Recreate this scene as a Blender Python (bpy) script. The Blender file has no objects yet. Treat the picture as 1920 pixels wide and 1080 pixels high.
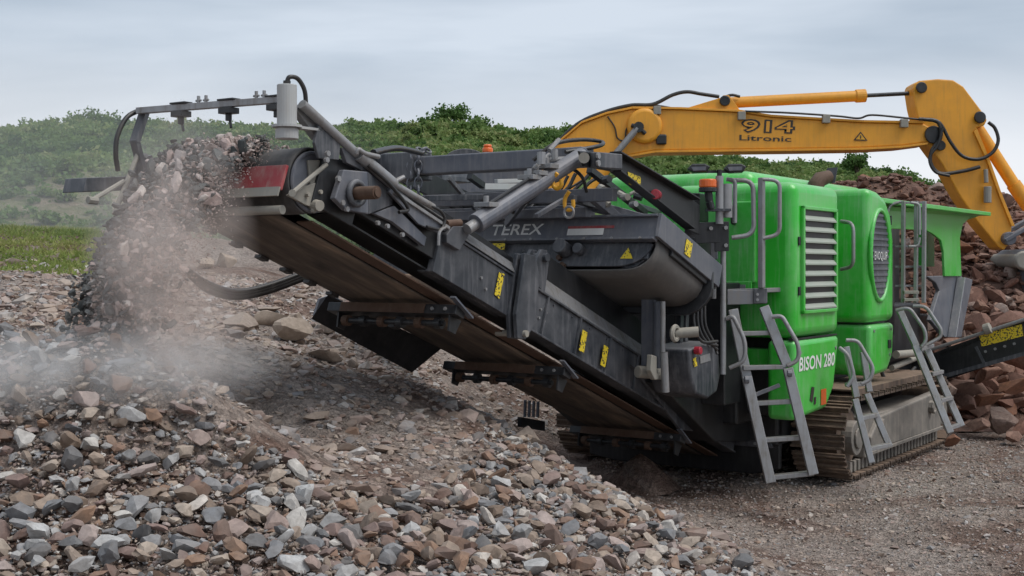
import bpy, bmesh, math, random
import numpy as np
from mathutils import Vector, Matrix, Euler

S = bpy.context.scene
COL = S.collection
rng = random.Random(11)
npr = np.random.default_rng(11)
R = math.radians

# ------------------------------------------------------------------ camera, sky, sun, exposure
F, EYE, CX, HZ = 2400.0, 1.85, 960.0, 500.0          # focal length in photo pixels, eye height, image centre, horizon row
cam = bpy.data.cameras.new('camera')
cam.sensor_width = 36.0
cam.lens = 45.0
cam.shift_y = -40.0 / 1920.0
cam.clip_start = 0.05
cam.clip_end = 3000
camo = bpy.data.objects.new('camera', cam)
COL.objects.link(camo)
camo.location = (0, 0, EYE)
camo.rotation_euler = (R(90), 0, 0)
S.camera = camo

SUN_AZ, SUN_EL = 112.0, 58.0        # degrees clockwise from +Y (view direction), elevation
w = bpy.data.worlds.new('World')
S.world = w
w.use_nodes = True
nt = w.node_tree
nt.nodes.clear()
N = nt.nodes.new
L = nt.links.new
out = N('ShaderNodeOutputWorld')
sky = N('ShaderNodeTexSky')
sky.sky_type = 'NISHITA'
sky.sun_disc = False
sky.sun_elevation = R(SUN_EL)
sky.sun_rotation = R(SUN_AZ)
bg1 = N('ShaderNodeBackground')
bg1.inputs[1].default_value = 0.10
L(sky.outputs[0], bg1.inputs[0])
tc = N('ShaderNodeTexCoord')
sep = N('ShaderNodeSeparateXYZ')
L(tc.outputs['Generated'], sep.inputs[0])
# cloud sheet overhead: project the view direction on a flat layer so that clouds flatten towards the horizon
zz = N('ShaderNodeMath'); zz.operation = 'ADD'; zz.inputs[1].default_value = 0.16
za = N('ShaderNodeMath'); za.operation = 'ABSOLUTE'
L(sep.outputs[2], za.inputs[0]); L(za.outputs[0], zz.inputs[0])
dv = N('ShaderNodeVectorMath'); dv.operation = 'DIVIDE'
cmb = N('ShaderNodeCombineXYZ')
for i in range(3): L(zz.outputs[0], cmb.inputs[i])
L(tc.outputs['Generated'], dv.inputs[0]); L(cmb.outputs[0], dv.inputs[1])
mp = N('ShaderNodeMapping'); mp.inputs['Scale'].default_value = (0.55, 0.95, 0.0); mp.inputs['Location'].default_value = (3.1, 1.7, 0)
L(dv.outputs[0], mp.inputs[0])
n1 = N('ShaderNodeTexNoise'); n1.inputs['Scale'].default_value = 1.05; n1.inputs['Detail'].default_value = 5; n1.inputs['Roughness'].default_value = 0.5; n1.inputs['Distortion'].default_value = 0.5
L(mp.outputs[0], n1.inputs['Vector'])
cr = N('ShaderNodeValToRGB')
cr.color_ramp.elements[0].position = 0.36; cr.color_ramp.elements[0].color = (0.235, 0.292, 0.362, 1)
cr.color_ramp.elements[1].position = 0.66; cr.color_ramp.elements[1].color = (0.49, 0.54, 0.605, 1)
L(n1.outputs[0], cr.inputs[0])
hr = N('ShaderNodeValToRGB')
hr.color_ramp.elements[0].position = 0.075; hr.color_ramp.elements[0].color = (1, 1, 1, 1)
hr.color_ramp.elements[1].position = 0.165; hr.color_ramp.elements[1].color = (0, 0, 0, 1)
L(za.outputs[0], hr.inputs[0])
mx = N('ShaderNodeMix'); mx.data_type = 'RGBA'
L(hr.outputs[0], mx.inputs[0]); L(cr.outputs[0], mx.inputs[6]); mx.inputs[7].default_value = (0.63, 0.645, 0.68, 1)
bg2 = N('ShaderNodeBackground'); bg2.inputs[1].default_value = 0.85
L(mx.outputs[2], bg2.inputs[0])
ms = N('ShaderNodeMixShader'); ms.inputs[0].default_value = 0.93
L(bg1.outputs[0], ms.inputs[1]); L(bg2.outputs[0], ms.inputs[2]); L(ms.outputs[0], out.inputs[0])

sun = bpy.data.lights.new('sun', 'SUN')
sun.energy = 1.5
sun.angle = R(42)
sun.color = (1.0, 0.965, 0.92)
suno = bpy.data.objects.new('sun', sun)
COL.objects.link(suno)
sd = Vector((math.sin(R(SUN_AZ)) * math.cos(R(SUN_EL)), math.cos(R(SUN_AZ)) * math.cos(R(SUN_EL)), math.sin(R(SUN_EL))))
suno.rotation_euler = sd.to_track_quat('Z', 'Y').to_euler()
suno.location = sd * 50

S.view_settings.view_transform = 'Standard'
S.view_settings.look = 'None'
S.view_settings.gamma = 1.0
S.view_settings.use_curve_mapping = False
S.view_settings.exposure = 0.72
S.cycles.use_denoising = True
S.cycles.use_adaptive_sampling = True
S.cycles.adaptive_threshold = 0.02
S.cycles.max_bounces = 6
S.cycles.volume_bounces = 2
S.cycles.volume_step_rate = 1.0

# ------------------------------------------------------------------ materials
MATS = {}
def node_mat(name):
    m = bpy.data.materials.new(name)
    m.use_nodes = True
    t = m.node_tree
    t.nodes.clear()
    o = t.nodes.new('ShaderNodeOutputMaterial')
    b = t.nodes.new('ShaderNodeBsdfPrincipled')
    t.links.new(b.outputs[0], o.inputs[0])
    return m, t, b

def ramp(t, src, stops, interp='LINEAR'):
    r = t.nodes.new('ShaderNodeValToRGB')
    r.color_ramp.interpolation = interp
    e = r.color_ramp.elements
    while len(e) < len(stops): e.new(0.5)
    for k, (p, c) in enumerate(stops):
        e[k].position = p
        e[k].color = (c[0], c[1], c[2], 1) if not isinstance(c, float) else (c, c, c, 1)
    t.links.new(src, r.inputs[0])
    return r.outputs[0]

def noise(t, scale, detail=4, rough=0.6, vec=None, dist=0.0):
    n = t.nodes.new('ShaderNodeTexNoise')
    n.inputs['Scale'].default_value = scale
    n.inputs['Detail'].default_value = detail
    n.inputs['Roughness'].default_value = rough
    n.inputs['Distortion'].default_value = dist
    if vec is None:
        c = t.nodes.new('ShaderNodeTexCoord')
        vec = c.outputs['Object']
    t.links.new(vec, n.inputs['Vector'])
    return n.outputs[0]

def mixc(t, fac, a, b, mode='MIX'):
    m = t.nodes.new('ShaderNodeMix')
    m.data_type = 'RGBA'
    m.blend_type = mode
    for sock, val in ((m.inputs[0], fac), (m.inputs[6], a), (m.inputs[7], b)):
        if isinstance(val, (tuple, list)): sock.default_value = (val[0], val[1], val[2], 1)
        elif isinstance(val, (int, float)): sock.default_value = val
        else: t.links.new(val, sock)
    return m.outputs[2]

def bump(t, b, h, strength=0.3, dist=0.01):
    n = t.nodes.new('ShaderNodeBump')
    n.inputs['Strength'].default_value = strength
    n.inputs['Distance'].default_value = dist
    t.links.new(h, n.inputs['Height'])
    t.links.new(n.outputs[0], b.inputs['Normal'])

def paint(name, col, rough=0.45, metal=0.0, dust=0.3, dust_col=(0.30, 0.26, 0.22), sc=3.0, spec=0.5, streak=True, coat=0.0):
    """painted or galvanised steel with settled quarry dust in patches and faint run-off streaks"""
    m, t, b = node_mat(name)
    c = t.nodes.new('ShaderNodeTexCoord')
    mpn = t.nodes.new('ShaderNodeMapping'); mpn.inputs['Scale'].default_value = (9, 9, 0.8)
    t.links.new(c.outputs['Object'], mpn.inputs[0])
    f1 = noise(t, sc, 5, 0.7, c.outputs['Object'])
    f2 = noise(t, 3.0, 4, 0.6, mpn.outputs[0])
    g = t.nodes.new('ShaderNodeNewGeometry')
    sp = t.nodes.new('ShaderNodeSeparateXYZ'); t.links.new(g.outputs['True Normal'], sp.inputs[0])
    up = ramp(t, sp.outputs[2], [(0.2, 0.0), (0.95, 1.0)])
    patch = ramp(t, f1, [(0.40, 0.0), (0.72, 1.0)])
    streaks = ramp(t, f2, [(0.50, 0.0), (0.75, 1.0)])
    s1 = mixc(t, 1.0, patch, streaks if streak else patch, 'ADD')
    s2 = mixc(t, 1.0, s1, up, 'ADD')
    fac = mixc(t, 1.0, s2, (dust, dust, dust), 'MULTIPLY')
    colr = mixc(t, fac, col, dust_col)
    t.links.new(colr, b.inputs['Base Color'])
    rr = mixc(t, fac, (rough,) * 3, (0.9,) * 3)
    t.links.new(rr, b.inputs['Roughness'])
    b.inputs['Metallic'].default_value = metal
    b.inputs['Specular IOR Level'].default_value = spec
    bump(t, b, noise(t, 40, 3, 0.6, c.outputs['Object']), 0.08, 0.004)
    if coat:
        b.inputs['Coat Weight'].default_value = coat; b.inputs['Coat Roughness'].default_value = 0.22
    MATS[name] = m
    return m

paint('green', (0.026, 0.50, 0.026), 0.33, dust=0.32, dust_col=(0.38, 0.53, 0.36), spec=0.6, sc=2.2, coat=0.5)
paint('black', (0.012, 0.013, 0.015), 0.38, dust=0.12, dust_col=(0.20, 0.195, 0.20))
paint('charcoal', (0.034, 0.039, 0.048), 0.38, dust=0.36, dust_col=(0.29, 0.285, 0.295))
paint('grey_steel', (0.105, 0.115, 0.14), 0.4, 0.2, dust=0.32, dust_col=(0.33, 0.31, 0.30))
paint('galv', (0.33, 0.335, 0.345), 0.42, 0.45, dust=0.5, dust_col=(0.21, 0.185, 0.16), sc=7)
paint('dusty_steel', (0.26, 0.25, 0.22), 0.6, 0.1, dust=0.5, dust_col=(0.40, 0.36, 0.30))
paint('rusty', (0.085, 0.045, 0.028), 0.7, 0.1, dust=0.45, dust_col=(0.16, 0.11, 0.08), sc=14)
paint('track_mud', (0.085, 0.062, 0.048), 0.75, 0.1, dust=0.5, dust_col=(0.27, 0.185, 0.13), sc=9)
paint('track_plate', (0.15, 0.14, 0.125), 0.65, 0.2, dust=0.6, dust_col=(0.33, 0.29, 0.25), sc=5)
paint('yellow', (0.82, 0.36, 0.026), 0.42, dust=0.24, dust_col=(0.27, 0.15, 0.06), sc=2.6)
paint('white_grey', (0.42, 0.43, 0.43), 0.5, dust=0.4, dust_col=(0.40, 0.37, 0.33))
paint('red', (0.34, 0.03, 0.04), 0.55, dust=0.5, dust_col=(0.36, 0.23, 0.20), sc=7)
paint('lamp_red', (0.38, 0.02, 0.04), 0.25, dust=0.05)
paint('lamp_orange', (0.75, 0.14, 0.02), 0.25, dust=0.05)
paint('hook_yellow', (0.72, 0.36, 0.02), 0.4, dust=0.05)
paint('grating', (0.23, 0.235, 0.25), 0.6, 0.3, dust=0.35, sc=30)
paint('louvre', (0.33, 0.38, 0.31), 0.45, 0.2, dust=0.3, dust_col=(0.45, 0.43, 0.40))
paint('white_print', (0.78, 0.78, 0.76), 0.5, dust=0.12)
paint('faded_print', (0.50, 0.50, 0.48), 0.6, dust=0.25)
paint('black_print', (0.03, 0.025, 0.02), 0.5, dust=0.05)
paint('hose', (0.016, 0.016, 0.017), 0.38, dust=0.08)
paint('magnet_rubber', (0.11, 0.105, 0.10), 0.6, dust=0.35, dust_col=(0.22, 0.20, 0.18), sc=4)
paint('rubber', (0.035, 0.034, 0.034), 0.6, dust=0.30, dust_col=(0.20, 0.185, 0.175), sc=5)

def belt_mat():
    m, t, b = node_mat('belt_underside')
    c = t.nodes.new('ShaderNodeTexCoord')
    mpn = t.nodes.new('ShaderNodeMapping')
    mpn.inputs['Rotation'].default_value = (0, R(20.3), 0)
    mpn.inputs['Scale'].default_value = (0.8, 4.0, 1.5)
    t.links.new(c.outputs['Object'], mpn.inputs[0])
    f = noise(t, 1.6, 6, 0.65, mpn.outputs[0], 0.4)
    colr = ramp(t, f, [(0.32, (0.055, 0.047, 0.041)), (0.50, (0.125, 0.098, 0.078)), (0.63, (0.21, 0.16, 0.12)), (0.78, (0.34, 0.25, 0.18))])
    t.links.new(colr, b.inputs['Base Color'])
    b.inputs['Roughness'].default_value = 0.85
    bump(t, b, f, 0.3, 0.01)
    MATS['belt_underside'] = m
belt_mat()

def label_mat():
    m, t, b = node_mat('warning_print')
    c = t.nodes.new('ShaderNodeTexCoord')
    mpn = t.nodes.new('ShaderNodeMapping'); mpn.inputs['Scale'].default_value = (1, 1, 1)
    t.links.new(c.outputs['Object'], mpn.inputs[0])
    f = noise(t, 55, 2, 0.5, mpn.outputs[0])
    k = ramp(t, f, [(0.545, (0.80, 0.60, 0.03)), (0.57, (0.05, 0.045, 0.03))])
    t.links.new(k, b.inputs['Base Color'])
    b.inputs['Roughness'].default_value = 0.5
    MATS['warning_print'] = m
label_mat()

STONE_STOPS = [  # colour families of the crushed stone
    ('grey', [(0.12, 0.123, 0.128), (0.24, 0.243, 0.25), (0.165, 0.173, 0.185), (0.32, 0.318, 0.314)]),
    ('tan', [(0.31, 0.235, 0.18), (0.20, 0.14, 0.10), (0.40, 0.325, 0.26)]),
    ('pinkish', [(0.32, 0.235, 0.205), (0.22, 0.145, 0.125), (0.40, 0.315, 0.285)]),
    ('rust_brown', [(0.20, 0.11, 0.07), (0.14, 0.075, 0.053), (0.25, 0.145, 0.09)]),
    ('pale', [(0.50, 0.475, 0.44), (0.44, 0.44, 0.435), (0.54, 0.485, 0.43)]),
]
def stone_mat(name, cols, use_attr, tint=None, tfac=0.0, rough=0.8, speck=0.45):
    m, t, b = node_mat(name)
    if use_attr:
        a = t.nodes.new('ShaderNodeAttribute'); a.attribute_name = 'rnd'
        src = a.outputs['Fac']
    else:
        oi = t.nodes.new('ShaderNodeObjectInfo'); src = oi.outputs['Random']
    n = len(cols)
    base = ramp(t, src, [(k / n, c) for k, c in enumerate(cols)], 'CONSTANT')
    c = t.nodes.new('ShaderNodeTexCoord')
    pos = t.nodes.new('ShaderNodeNewGeometry').outputs['Position']
    f = noise(t, 26, 5, 0.7, pos)
    var = ramp(t, f, [(0.25, 1.0 - speck), (0.75, 1.0 + speck)])
    colr = mixc(t, 1.0, base, var, 'MULTIPLY')
    f2 = noise(t, 9, 3, 0.6, pos)
    if tint is not None:
        colr = mixc(t, mixc(t, 1.0, ramp(t, f2, [(0.35, 0.3), (0.65, 1.0)]), (tfac,) * 3, 'MULTIPLY'), colr, tint)
    t.links.new(colr, b.inputs['Base Color'])
    b.inputs['Roughness'].default_value = rough
    b.inputs['Specular IOR Level'].default_value = 0.35
    bump(t, b, f, 0.5, 0.006)
    MATS[name] = m
    return m

def spread(weights):
    """a ramp of 24 stops that mixes the families with the given weights"""
    r = random.Random(5)
    out = []
    for fam, wt in weights.items():
        cols = dict(STONE_STOPS)[fam]
        for k in range(wt):
            c = cols[k % len(cols)]
            j = r.uniform(0.85, 1.15)
            out.append(tuple(min(0.6, q * j) for q in c))
    r.shuffle(out)
    return out
stone_mat('heap_stone', spread({'grey': 8, 'tan': 8, 'pinkish': 6, 'rust_brown': 5, 'pale': 4}), True, (0.25, 0.215, 0.19), 0.45)
for fam, cols in STONE_STOPS:
    stone_mat('stone_' + fam, cols, False, (0.25, 0.215, 0.19), 0.40)
stone_mat('bank_stone', spread({'grey': 7, 'tan': 9, 'pinkish': 7, 'rust_brown': 3, 'pale': 3}), True, (0.35, 0.285, 0.245), 0.7)
stone_mat('quarry_rock', [(0.21, 0.108, 0.078), (0.16, 0.078, 0.056), (0.24, 0.14, 0.10), (0.13, 0.066, 0.048), (0.27, 0.17, 0.13), (0.18, 0.10, 0.076), (0.22, 0.098, 0.052), (0.36, 0.29, 0.25), (0.25, 0.19, 0.16), (0.11, 0.07, 0.055)], False, (0.19, 0.105, 0.078), 0.55, 0.9, 0.6)
stone_mat('quarry_rubble', [(0.19, 0.11, 0.085), (0.17, 0.095, 0.07), (0.26, 0.165, 0.125), (0.14, 0.08, 0.06), (0.30, 0.205, 0.165), (0.20, 0.125, 0.10), (0.235, 0.12, 0.07), (0.12, 0.075, 0.06)], True, (0.20, 0.105, 0.075), 0.65, 0.85)
stone_mat('boulder', [(0.33, 0.26, 0.205), (0.29, 0.235, 0.20), (0.36, 0.29, 0.235)], False, (0.36, 0.285, 0.22), 0.5, 0.85)
stone_mat('falling_dark', [(0.075, 0.082, 0.08), (0.11, 0.115, 0.112), (0.15, 0.155, 0.15), (0.055, 0.06, 0.06)], False)  # for the stream's outer edge, its shade put into the stone colour
stone_mat('falling_pale', [(0.52, 0.46, 0.42), (0.44, 0.37, 0.34), (0.55, 0.50, 0.47), (0.38, 0.33, 0.31), (0.46, 0.36, 0.33)], False)
stone_mat('falling_grit', [(0.40, 0.31, 0.275), (0.47, 0.38, 0.345), (0.33, 0.265, 0.24), (0.12, 0.122, 0.118)], True)

def ground_mat():
    m, t, b = node_mat('ground')
    pos = t.nodes.new('ShaderNodeNewGeometry').outputs['Position']
    big = noise(t, 0.55, 5, 0.6, pos, 0.6)
    mid = noise(t, 5.0, 6, 0.7, pos)
    vo = t.nodes.new('ShaderNodeTexVoronoi'); vo.inputs['Scale'].default_value = 30; vo.inputs['Randomness'].default_value = 1
    t.links.new(pos, vo.inputs['Vector'])
    vo2 = t.nodes.new('ShaderNodeTexVoronoi'); vo2.inputs['Scale'].default_value = 62
    t.links.new(pos, vo2.inputs['Vector'])
    base = ramp(t, big, [(0.34, (0.30, 0.255, 0.225)), (0.48, (0.265, 0.215, 0.185)), (0.57, (0.155, 0.10, 0.078)), (0.64, (0.24, 0.185, 0.155)), (0.75, (0.28, 0.23, 0.20))])
    sepc = t.nodes.new('ShaderNodeSeparateColor'); t.links.new(vo.outputs['Color'], sepc.inputs[0])
    peb = ramp(t, sepc.outputs[0], [(0.0, 0.55), (0.5, 0.95), (1.0, 1.55)])
    colr = mixc(t, 0.65, base, peb, 'MULTIPLY')
    colr = mixc(t, 0.7, colr, ramp(t, mid, [(0.3, 0.65), (0.7, 1.3)]), 'MULTIPLY')
    t.links.new(colr, b.inputs['Base Color'])
    b.inputs['Roughness'].default_value = 0.92
    b.inputs['Specular IOR Level'].default_value = 0.2
    h = mixc(t, 0.5, vo.outputs['Distance'], vo2.outputs['Distance'])
    h2 = mixc(t, 0.4, h, mid)
    bump(t, b, h2, 1.0, 0.06)
    MATS['ground'] = m
ground_mat()

def heap_soil():
    m, t, b = node_mat('heap_soil')
    pos = t.nodes.new('ShaderNodeNewGeometry').outputs['Position']
    f = noise(t, 3.0, 6, 0.7, pos)
    t.links.new(ramp(t, f, [(0.3, (0.085, 0.048, 0.036)), (0.5, (0.16, 0.09, 0.066)), (0.7, (0.24, 0.15, 0.115))]), b.inputs['Base Color'])
    b.inputs['Roughness'].default_value = 0.95
    bump(t, b, f, 1.0, 0.15)
    MATS['heap_soil'] = m
heap_soil()

def hill_mat():
    m, t, b = node_mat('hill')
    pos = t.nodes.new('ShaderNodeNewGeometry').outputs['Position']
    a = noise(t, 0.25, 5, 0.6, pos, 0.5)
    d = noise(t, 2.5, 6, 0.7, pos)
    green = ramp(t, a, [(0.30, (0.085, 0.14, 0.045)), (0.5, (0.14, 0.205, 0.065)), (0.7, (0.21, 0.24, 0.10))])
    soil = (0.27, 0.205, 0.17)
    at = t.nodes.new('ShaderNodeAttribute'); at.attribute_name = 'soil'
    sf = mixc(t, 1.0, at.outputs['Fac'], ramp(t, d, [(0.35, 0.35), (0.6, 1.0)]), 'MULTIPLY')
    colr = mixc(t, sf, green, soil)
    colr = mixc(t, 0.8, colr, ramp(t, d, [(0.3, 0.6), (0.7, 1.35)]), 'MULTIPLY')
    t.links.new(colr, b.inputs['Base Color'])
    b.inputs['Roughness'].default_value = 0.95
    b.inputs['Specular IOR Level'].default_value = 0.1
    bump(t, b, d, 1.0, 0.3)
    MATS['hill'] = m
hill_mat()

def leaf_mat(name, cols):
    m, t, b = node_mat(name)
    a = t.nodes.new('ShaderNodeAttribute'); a.attribute_name = 'rnd'
    n = len(cols)
    base = ramp(t, a.outputs['Fac'], [(k / (n - 1), c) for k, c in enumerate(cols)])
    t.links.new(base, b.inputs['Base Color'])
    b.inputs['Roughness'].default_value = 0.6
    b.inputs['Specular IOR Level'].default_value = 0.25
    tr = t.nodes.new('ShaderNodeBsdfTranslucent')
    t.links.new(base, tr.inputs[0])
    mxs = t.nodes.new('ShaderNodeMixShader'); mxs.inputs[0].default_value = 0.42
    t.links.new(b.outputs[0], mxs.inputs[1]); t.links.new(tr.outputs[0], mxs.inputs[2])
    t.links.new(mxs.outputs[0], t.nodes['Material Output'].inputs[0])
    MATS[name] = m
leaf_mat('leaf', [(0.045, 0.095, 0.030), (0.085, 0.16, 0.045), (0.13, 0.215, 0.06), (0.20, 0.28, 0.09), (0.29, 0.32, 0.13)])
leaf_mat('grass', [(0.14, 0.21, 0.05), (0.23, 0.29, 0.075), (0.31, 0.33, 0.11), (0.38, 0.35, 0.16)])
paint('bark', (0.07, 0.05, 0.035), 0.9, dust=0.1)

# ------------------------------------------------------------------ mesh helpers
def tag(o, label=None, cat=None, group=None, kind=None):
    for k, val in (('label', label), ('category', cat), ('group', group), ('kind', kind)):
        if val: o[k] = val
    return o

def empty(name, loc=(0, 0, 0), rz=0.0):
    o = bpy.data.objects.new(name, None)
    o.empty_display_size = 0.3
    COL.objects.link(o)
    o.location = loc
    o.rotation_euler = (0, 0, rz)
    return o

class MB:
    def __init__(self):
        self.v = []; self.f = []
    def add(self, vs, fs):
        k = len(self.v)
        self.v += [tuple(p) for p in vs]
        self.f += [tuple(i + k for i in q) for q in fs]
        return self
    def hexa(self, p, ax, ay, az):
        p, ax, ay, az = map(Vector, (p, ax, ay, az))
        vs = [p, p + ax, p + ax + ay, p + ay, p + az, p + ax + az, p + ax + ay + az, p + ay + az]
        return self.add(vs, [(0, 3, 2, 1), (4, 5, 6, 7), (0, 1, 5, 4), (1, 2, 6, 5), (2, 3, 7, 6), (3, 0, 4, 7)])
    def box(self, x0, x1, y0, y1, z0, z1):
        return self.hexa((x0, y0, z0), (x1 - x0, 0, 0), (0, y1 - y0, 0), (0, 0, z1 - z0))
    def prism(self, pts, ext):
        pts = [Vector(p) for p in pts]; e = Vector(ext); n = len(pts)
        return self.add(pts + [p + e for p in pts], [tuple(range(n))[::-1], tuple(range(n, 2 * n))] + [(i, (i + 1) % n, n + (i + 1) % n, n + i) for i in range(n)])
    def bar(self, p, q, wd, ht, up=(0, 0, 1)):
        """square bar from p to q"""
        p, q = Vector(p), Vector(q); d = q - p; up = Vector(up)
        s = d.cross(up).normalized() * wd; u = s.cross(d).normalized() * ht
        return self.hexa(p - s / 2 - u / 2, s, d, u)
    def tube(self, path, r, seg=8):
        path = [Vector(p) for p in path]; n = len(path)
        rs = r if isinstance(r, (list, tuple)) else [r] * n
        t0 = (path[1] - path[0]).normalized()
        a = t0.orthogonal().normalized()
        vs = []
        for i, p in enumerate(path):
            tt = (path[min(i + 1, n - 1)] - path[max(i - 1, 0)]).normalized()
            a = (a - tt * a.dot(tt)).normalized(); b = tt.cross(a)
            for k in range(seg):
                an = 2 * math.pi * k / seg
                vs.append(p + (a * math.cos(an) + b * math.sin(an)) * rs[i])
        fs = [(i * seg + k, i * seg + (k + 1) % seg, (i + 1) * seg + (k + 1) % seg, (i + 1) * seg + k) for i in range(n - 1) for k in range(seg)]
        fs += [tuple(range(seg))[::-1], tuple(range((n - 1) * seg, n * seg))]
        return self.add(vs, fs)
    def cyl(self, p, q, r, seg=14):
        return self.tube([p, q], r, seg)
    def ring(self, c, ax, r, rr, seg=14, ts=6):
        c, ax = Vector(c), Vector(ax).normalized(); a = ax.orthogonal().normalized(); b = ax.cross(a)
        vs, fs = [], []
        for i in range(seg):
            an = 2 * math.pi * i / seg; d = a * math.cos(an) + b * math.sin(an)
            for k in range(ts):
                bn = 2 * math.pi * k / ts
                vs.append(c + d * (r + rr * math.cos(bn)) + ax * rr * math.sin(bn))
        for i in range(seg):
            for k in range(ts):
                fs.append((i * ts + k, ((i + 1) % seg) * ts + k, ((i + 1) % seg) * ts + (k + 1) % ts, i * ts + (k + 1) % ts))
        return self.add(vs, fs)
    def sheet(self, rows):
        n = len(rows[0]); vs = [p for r in rows for p in r]
        return self.add(vs, [(i * n + j, i * n + j + 1, (i + 1) * n + j + 1, (i + 1) * n + j) for i in range(len(rows) - 1) for j in range(n - 1)])
    def build(self, name, mat, parent=None, bevel=0.0, smooth=None, seg=2, solid=0.0):
        me = bpy.data.meshes.new(name)
        me.from_pydata(self.v, [], self.f)
        bm = bmesh.new(); bm.from_mesh(me)
        bmesh.ops.recalc_face_normals(bm, faces=bm.faces)
        bm.to_mesh(me); bm.free()
        me.materials.append(MATS[mat])
        if smooth is not None:
            me.polygons.foreach_set('use_smooth', [True] * len(me.polygons))
            me.set_sharp_from_angle(angle=R(smooth))
        o = bpy.data.objects.new(name, me)
        COL.objects.link(o)
        if parent is not None: o.parent = parent
        if solid:
            md = o.modifiers.new('solid', 'SOLIDIFY'); md.thickness = solid; md.offset = 0
        if bevel:
            md = o.modifiers.new('bevel', 'BEVEL'); md.width = bevel; md.segments = seg; md.limit_method = 'ANGLE'; md.angle_limit = R(35)
            md.harden_normals = False
            if seg > 2:
                me.polygons.foreach_set('use_smooth', [True] * len(me.polygons))
                me.set_sharp_from_angle(angle=R(50))
        return o

def rounded(pts, r, n=4):
    """polyline with rounded corners"""
    pts = [Vector(p) for p in pts]
    out = [pts[0]]
    for i in range(1, len(pts) - 1):
        a, b, c = pts[i - 1], pts[i], pts[i + 1]
        d1 = (a - b); d2 = (c - b)
        rr = min(r, d1.length * 0.48, d2.length * 0.48)
        p, q = b + d1.normalized() * rr, b + d2.normalized() * rr
        for k in range(n + 1):
            s = k / n
            out.append((1 - s) ** 2 * p + 2 * s * (1 - s) * b + s * s * q)
    out.append(pts[-1])
    return out

def curve(pts, n=8):
    """Catmull-Rom through the points"""
    P = [Vector(p) for p in pts]; P = [P[0] * 2 - P[1]] + P + [P[-1] * 2 - P[-2]]
    out = []
    for i in range(1, len(P) - 2):
        for k in range(n):
            s = k / n
            a, b, c, d = P[i - 1], P[i], P[i + 1], P[i + 2]
            out.append(0.5 * ((2 * b) + (c - a) * s + (2 * a - 5 * b + 4 * c - d) * s * s + (3 * b - a - 3 * c + d) * s ** 3))
    out.append(P[-2])
    return out

def lettering(name, body, org, xd, yd, width, height, mat, parent, depth=0.003, shear=0.0, bold=0.0):
    cu = bpy.data.curves.new(name, 'FONT')
    cu.body = body; cu.size = 1.0; cu.extrude = 0.0
    cu.resolution_u = 3
    cu.offset = bold
    tmp = bpy.data.objects.new('tmp', cu); COL.objects.link(tmp)
    bpy.context.view_layer.update()
    me = bpy.data.meshes.new_from_object(tmp.evaluated_get(bpy.context.evaluated_depsgraph_get()))
    bpy.data.objects.remove(tmp)
    co = np.array([v.co[:] for v in me.vertices])
    mn, mxx = co.min(0), co.max(0)
    org, xd, yd = Vector(org), Vector(xd).normalized(), Vector(yd).normalized()
    zd = xd.cross(yd)
    for v in me.vertices:
        x = (v.co.x - mn[0]) / (mxx[0] - mn[0]) * width; y = (v.co.y - mn[1]) / (mxx[1] - mn[1]) * height
        v.co = org + xd * (x + shear * y) + yd * y + zd * depth
    me.name = name
    me.materials.clear(); me.materials.append(MATS[mat])
    o = bpy.data.objects.new(name, me); COL.objects.link(o); o.parent = parent
    return o

# ------------------------------------------------------------------ where things stand
TH = math.atan(1630.0 / F)                 # the crusher's long axis runs 34 degrees right of the view
su, cu_ = math.sin(TH), math.cos(TH)
Y0 = F * EYE / 412.0
X0 = 620.0 / F * Y0                        # foot of the near track's front outer corner
def loc(x, y, z):                          # world -> crusher frame (u to the rear, v across to its left, w up)
    x -= X0; y -= Y0
    return Vector((su * x + cu_ * y, -cu_ * x + su * y, z))
def wld(u, v, w_):
    return Vector((X0 + su * u - cu_ * v, Y0 + cu_ * u + su * v, w_))
def ray(px, py): return ((px - CX) / F, 1.0, (HZ - py) / F)
def V(px, py, v):
    d = ray(px, py); dvv = -cu_ * d[0] + su; ov = -cu_ * X0 + su * Y0
    t = (v + ov) / dvv
    return loc(t * d[0], t, t * d[2] + EYE)
def U(px, py, u):
    d = ray(px, py); du = su * d[0] + cu_; ou = su * X0 + cu_ * Y0
    t = (u + ou) / du
    return loc(t * d[0], t, t * d[2] + EYE)
def DW(px, py, y): return Vector(((px - CX) / F * y, y, EYE + (HZ - py) / F * y))
def D(px, py, y): return loc(*DW(px, py, y))
def pix(x, y, z): return CX + F * x / y, HZ - F * (z - EYE) / y

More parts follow.
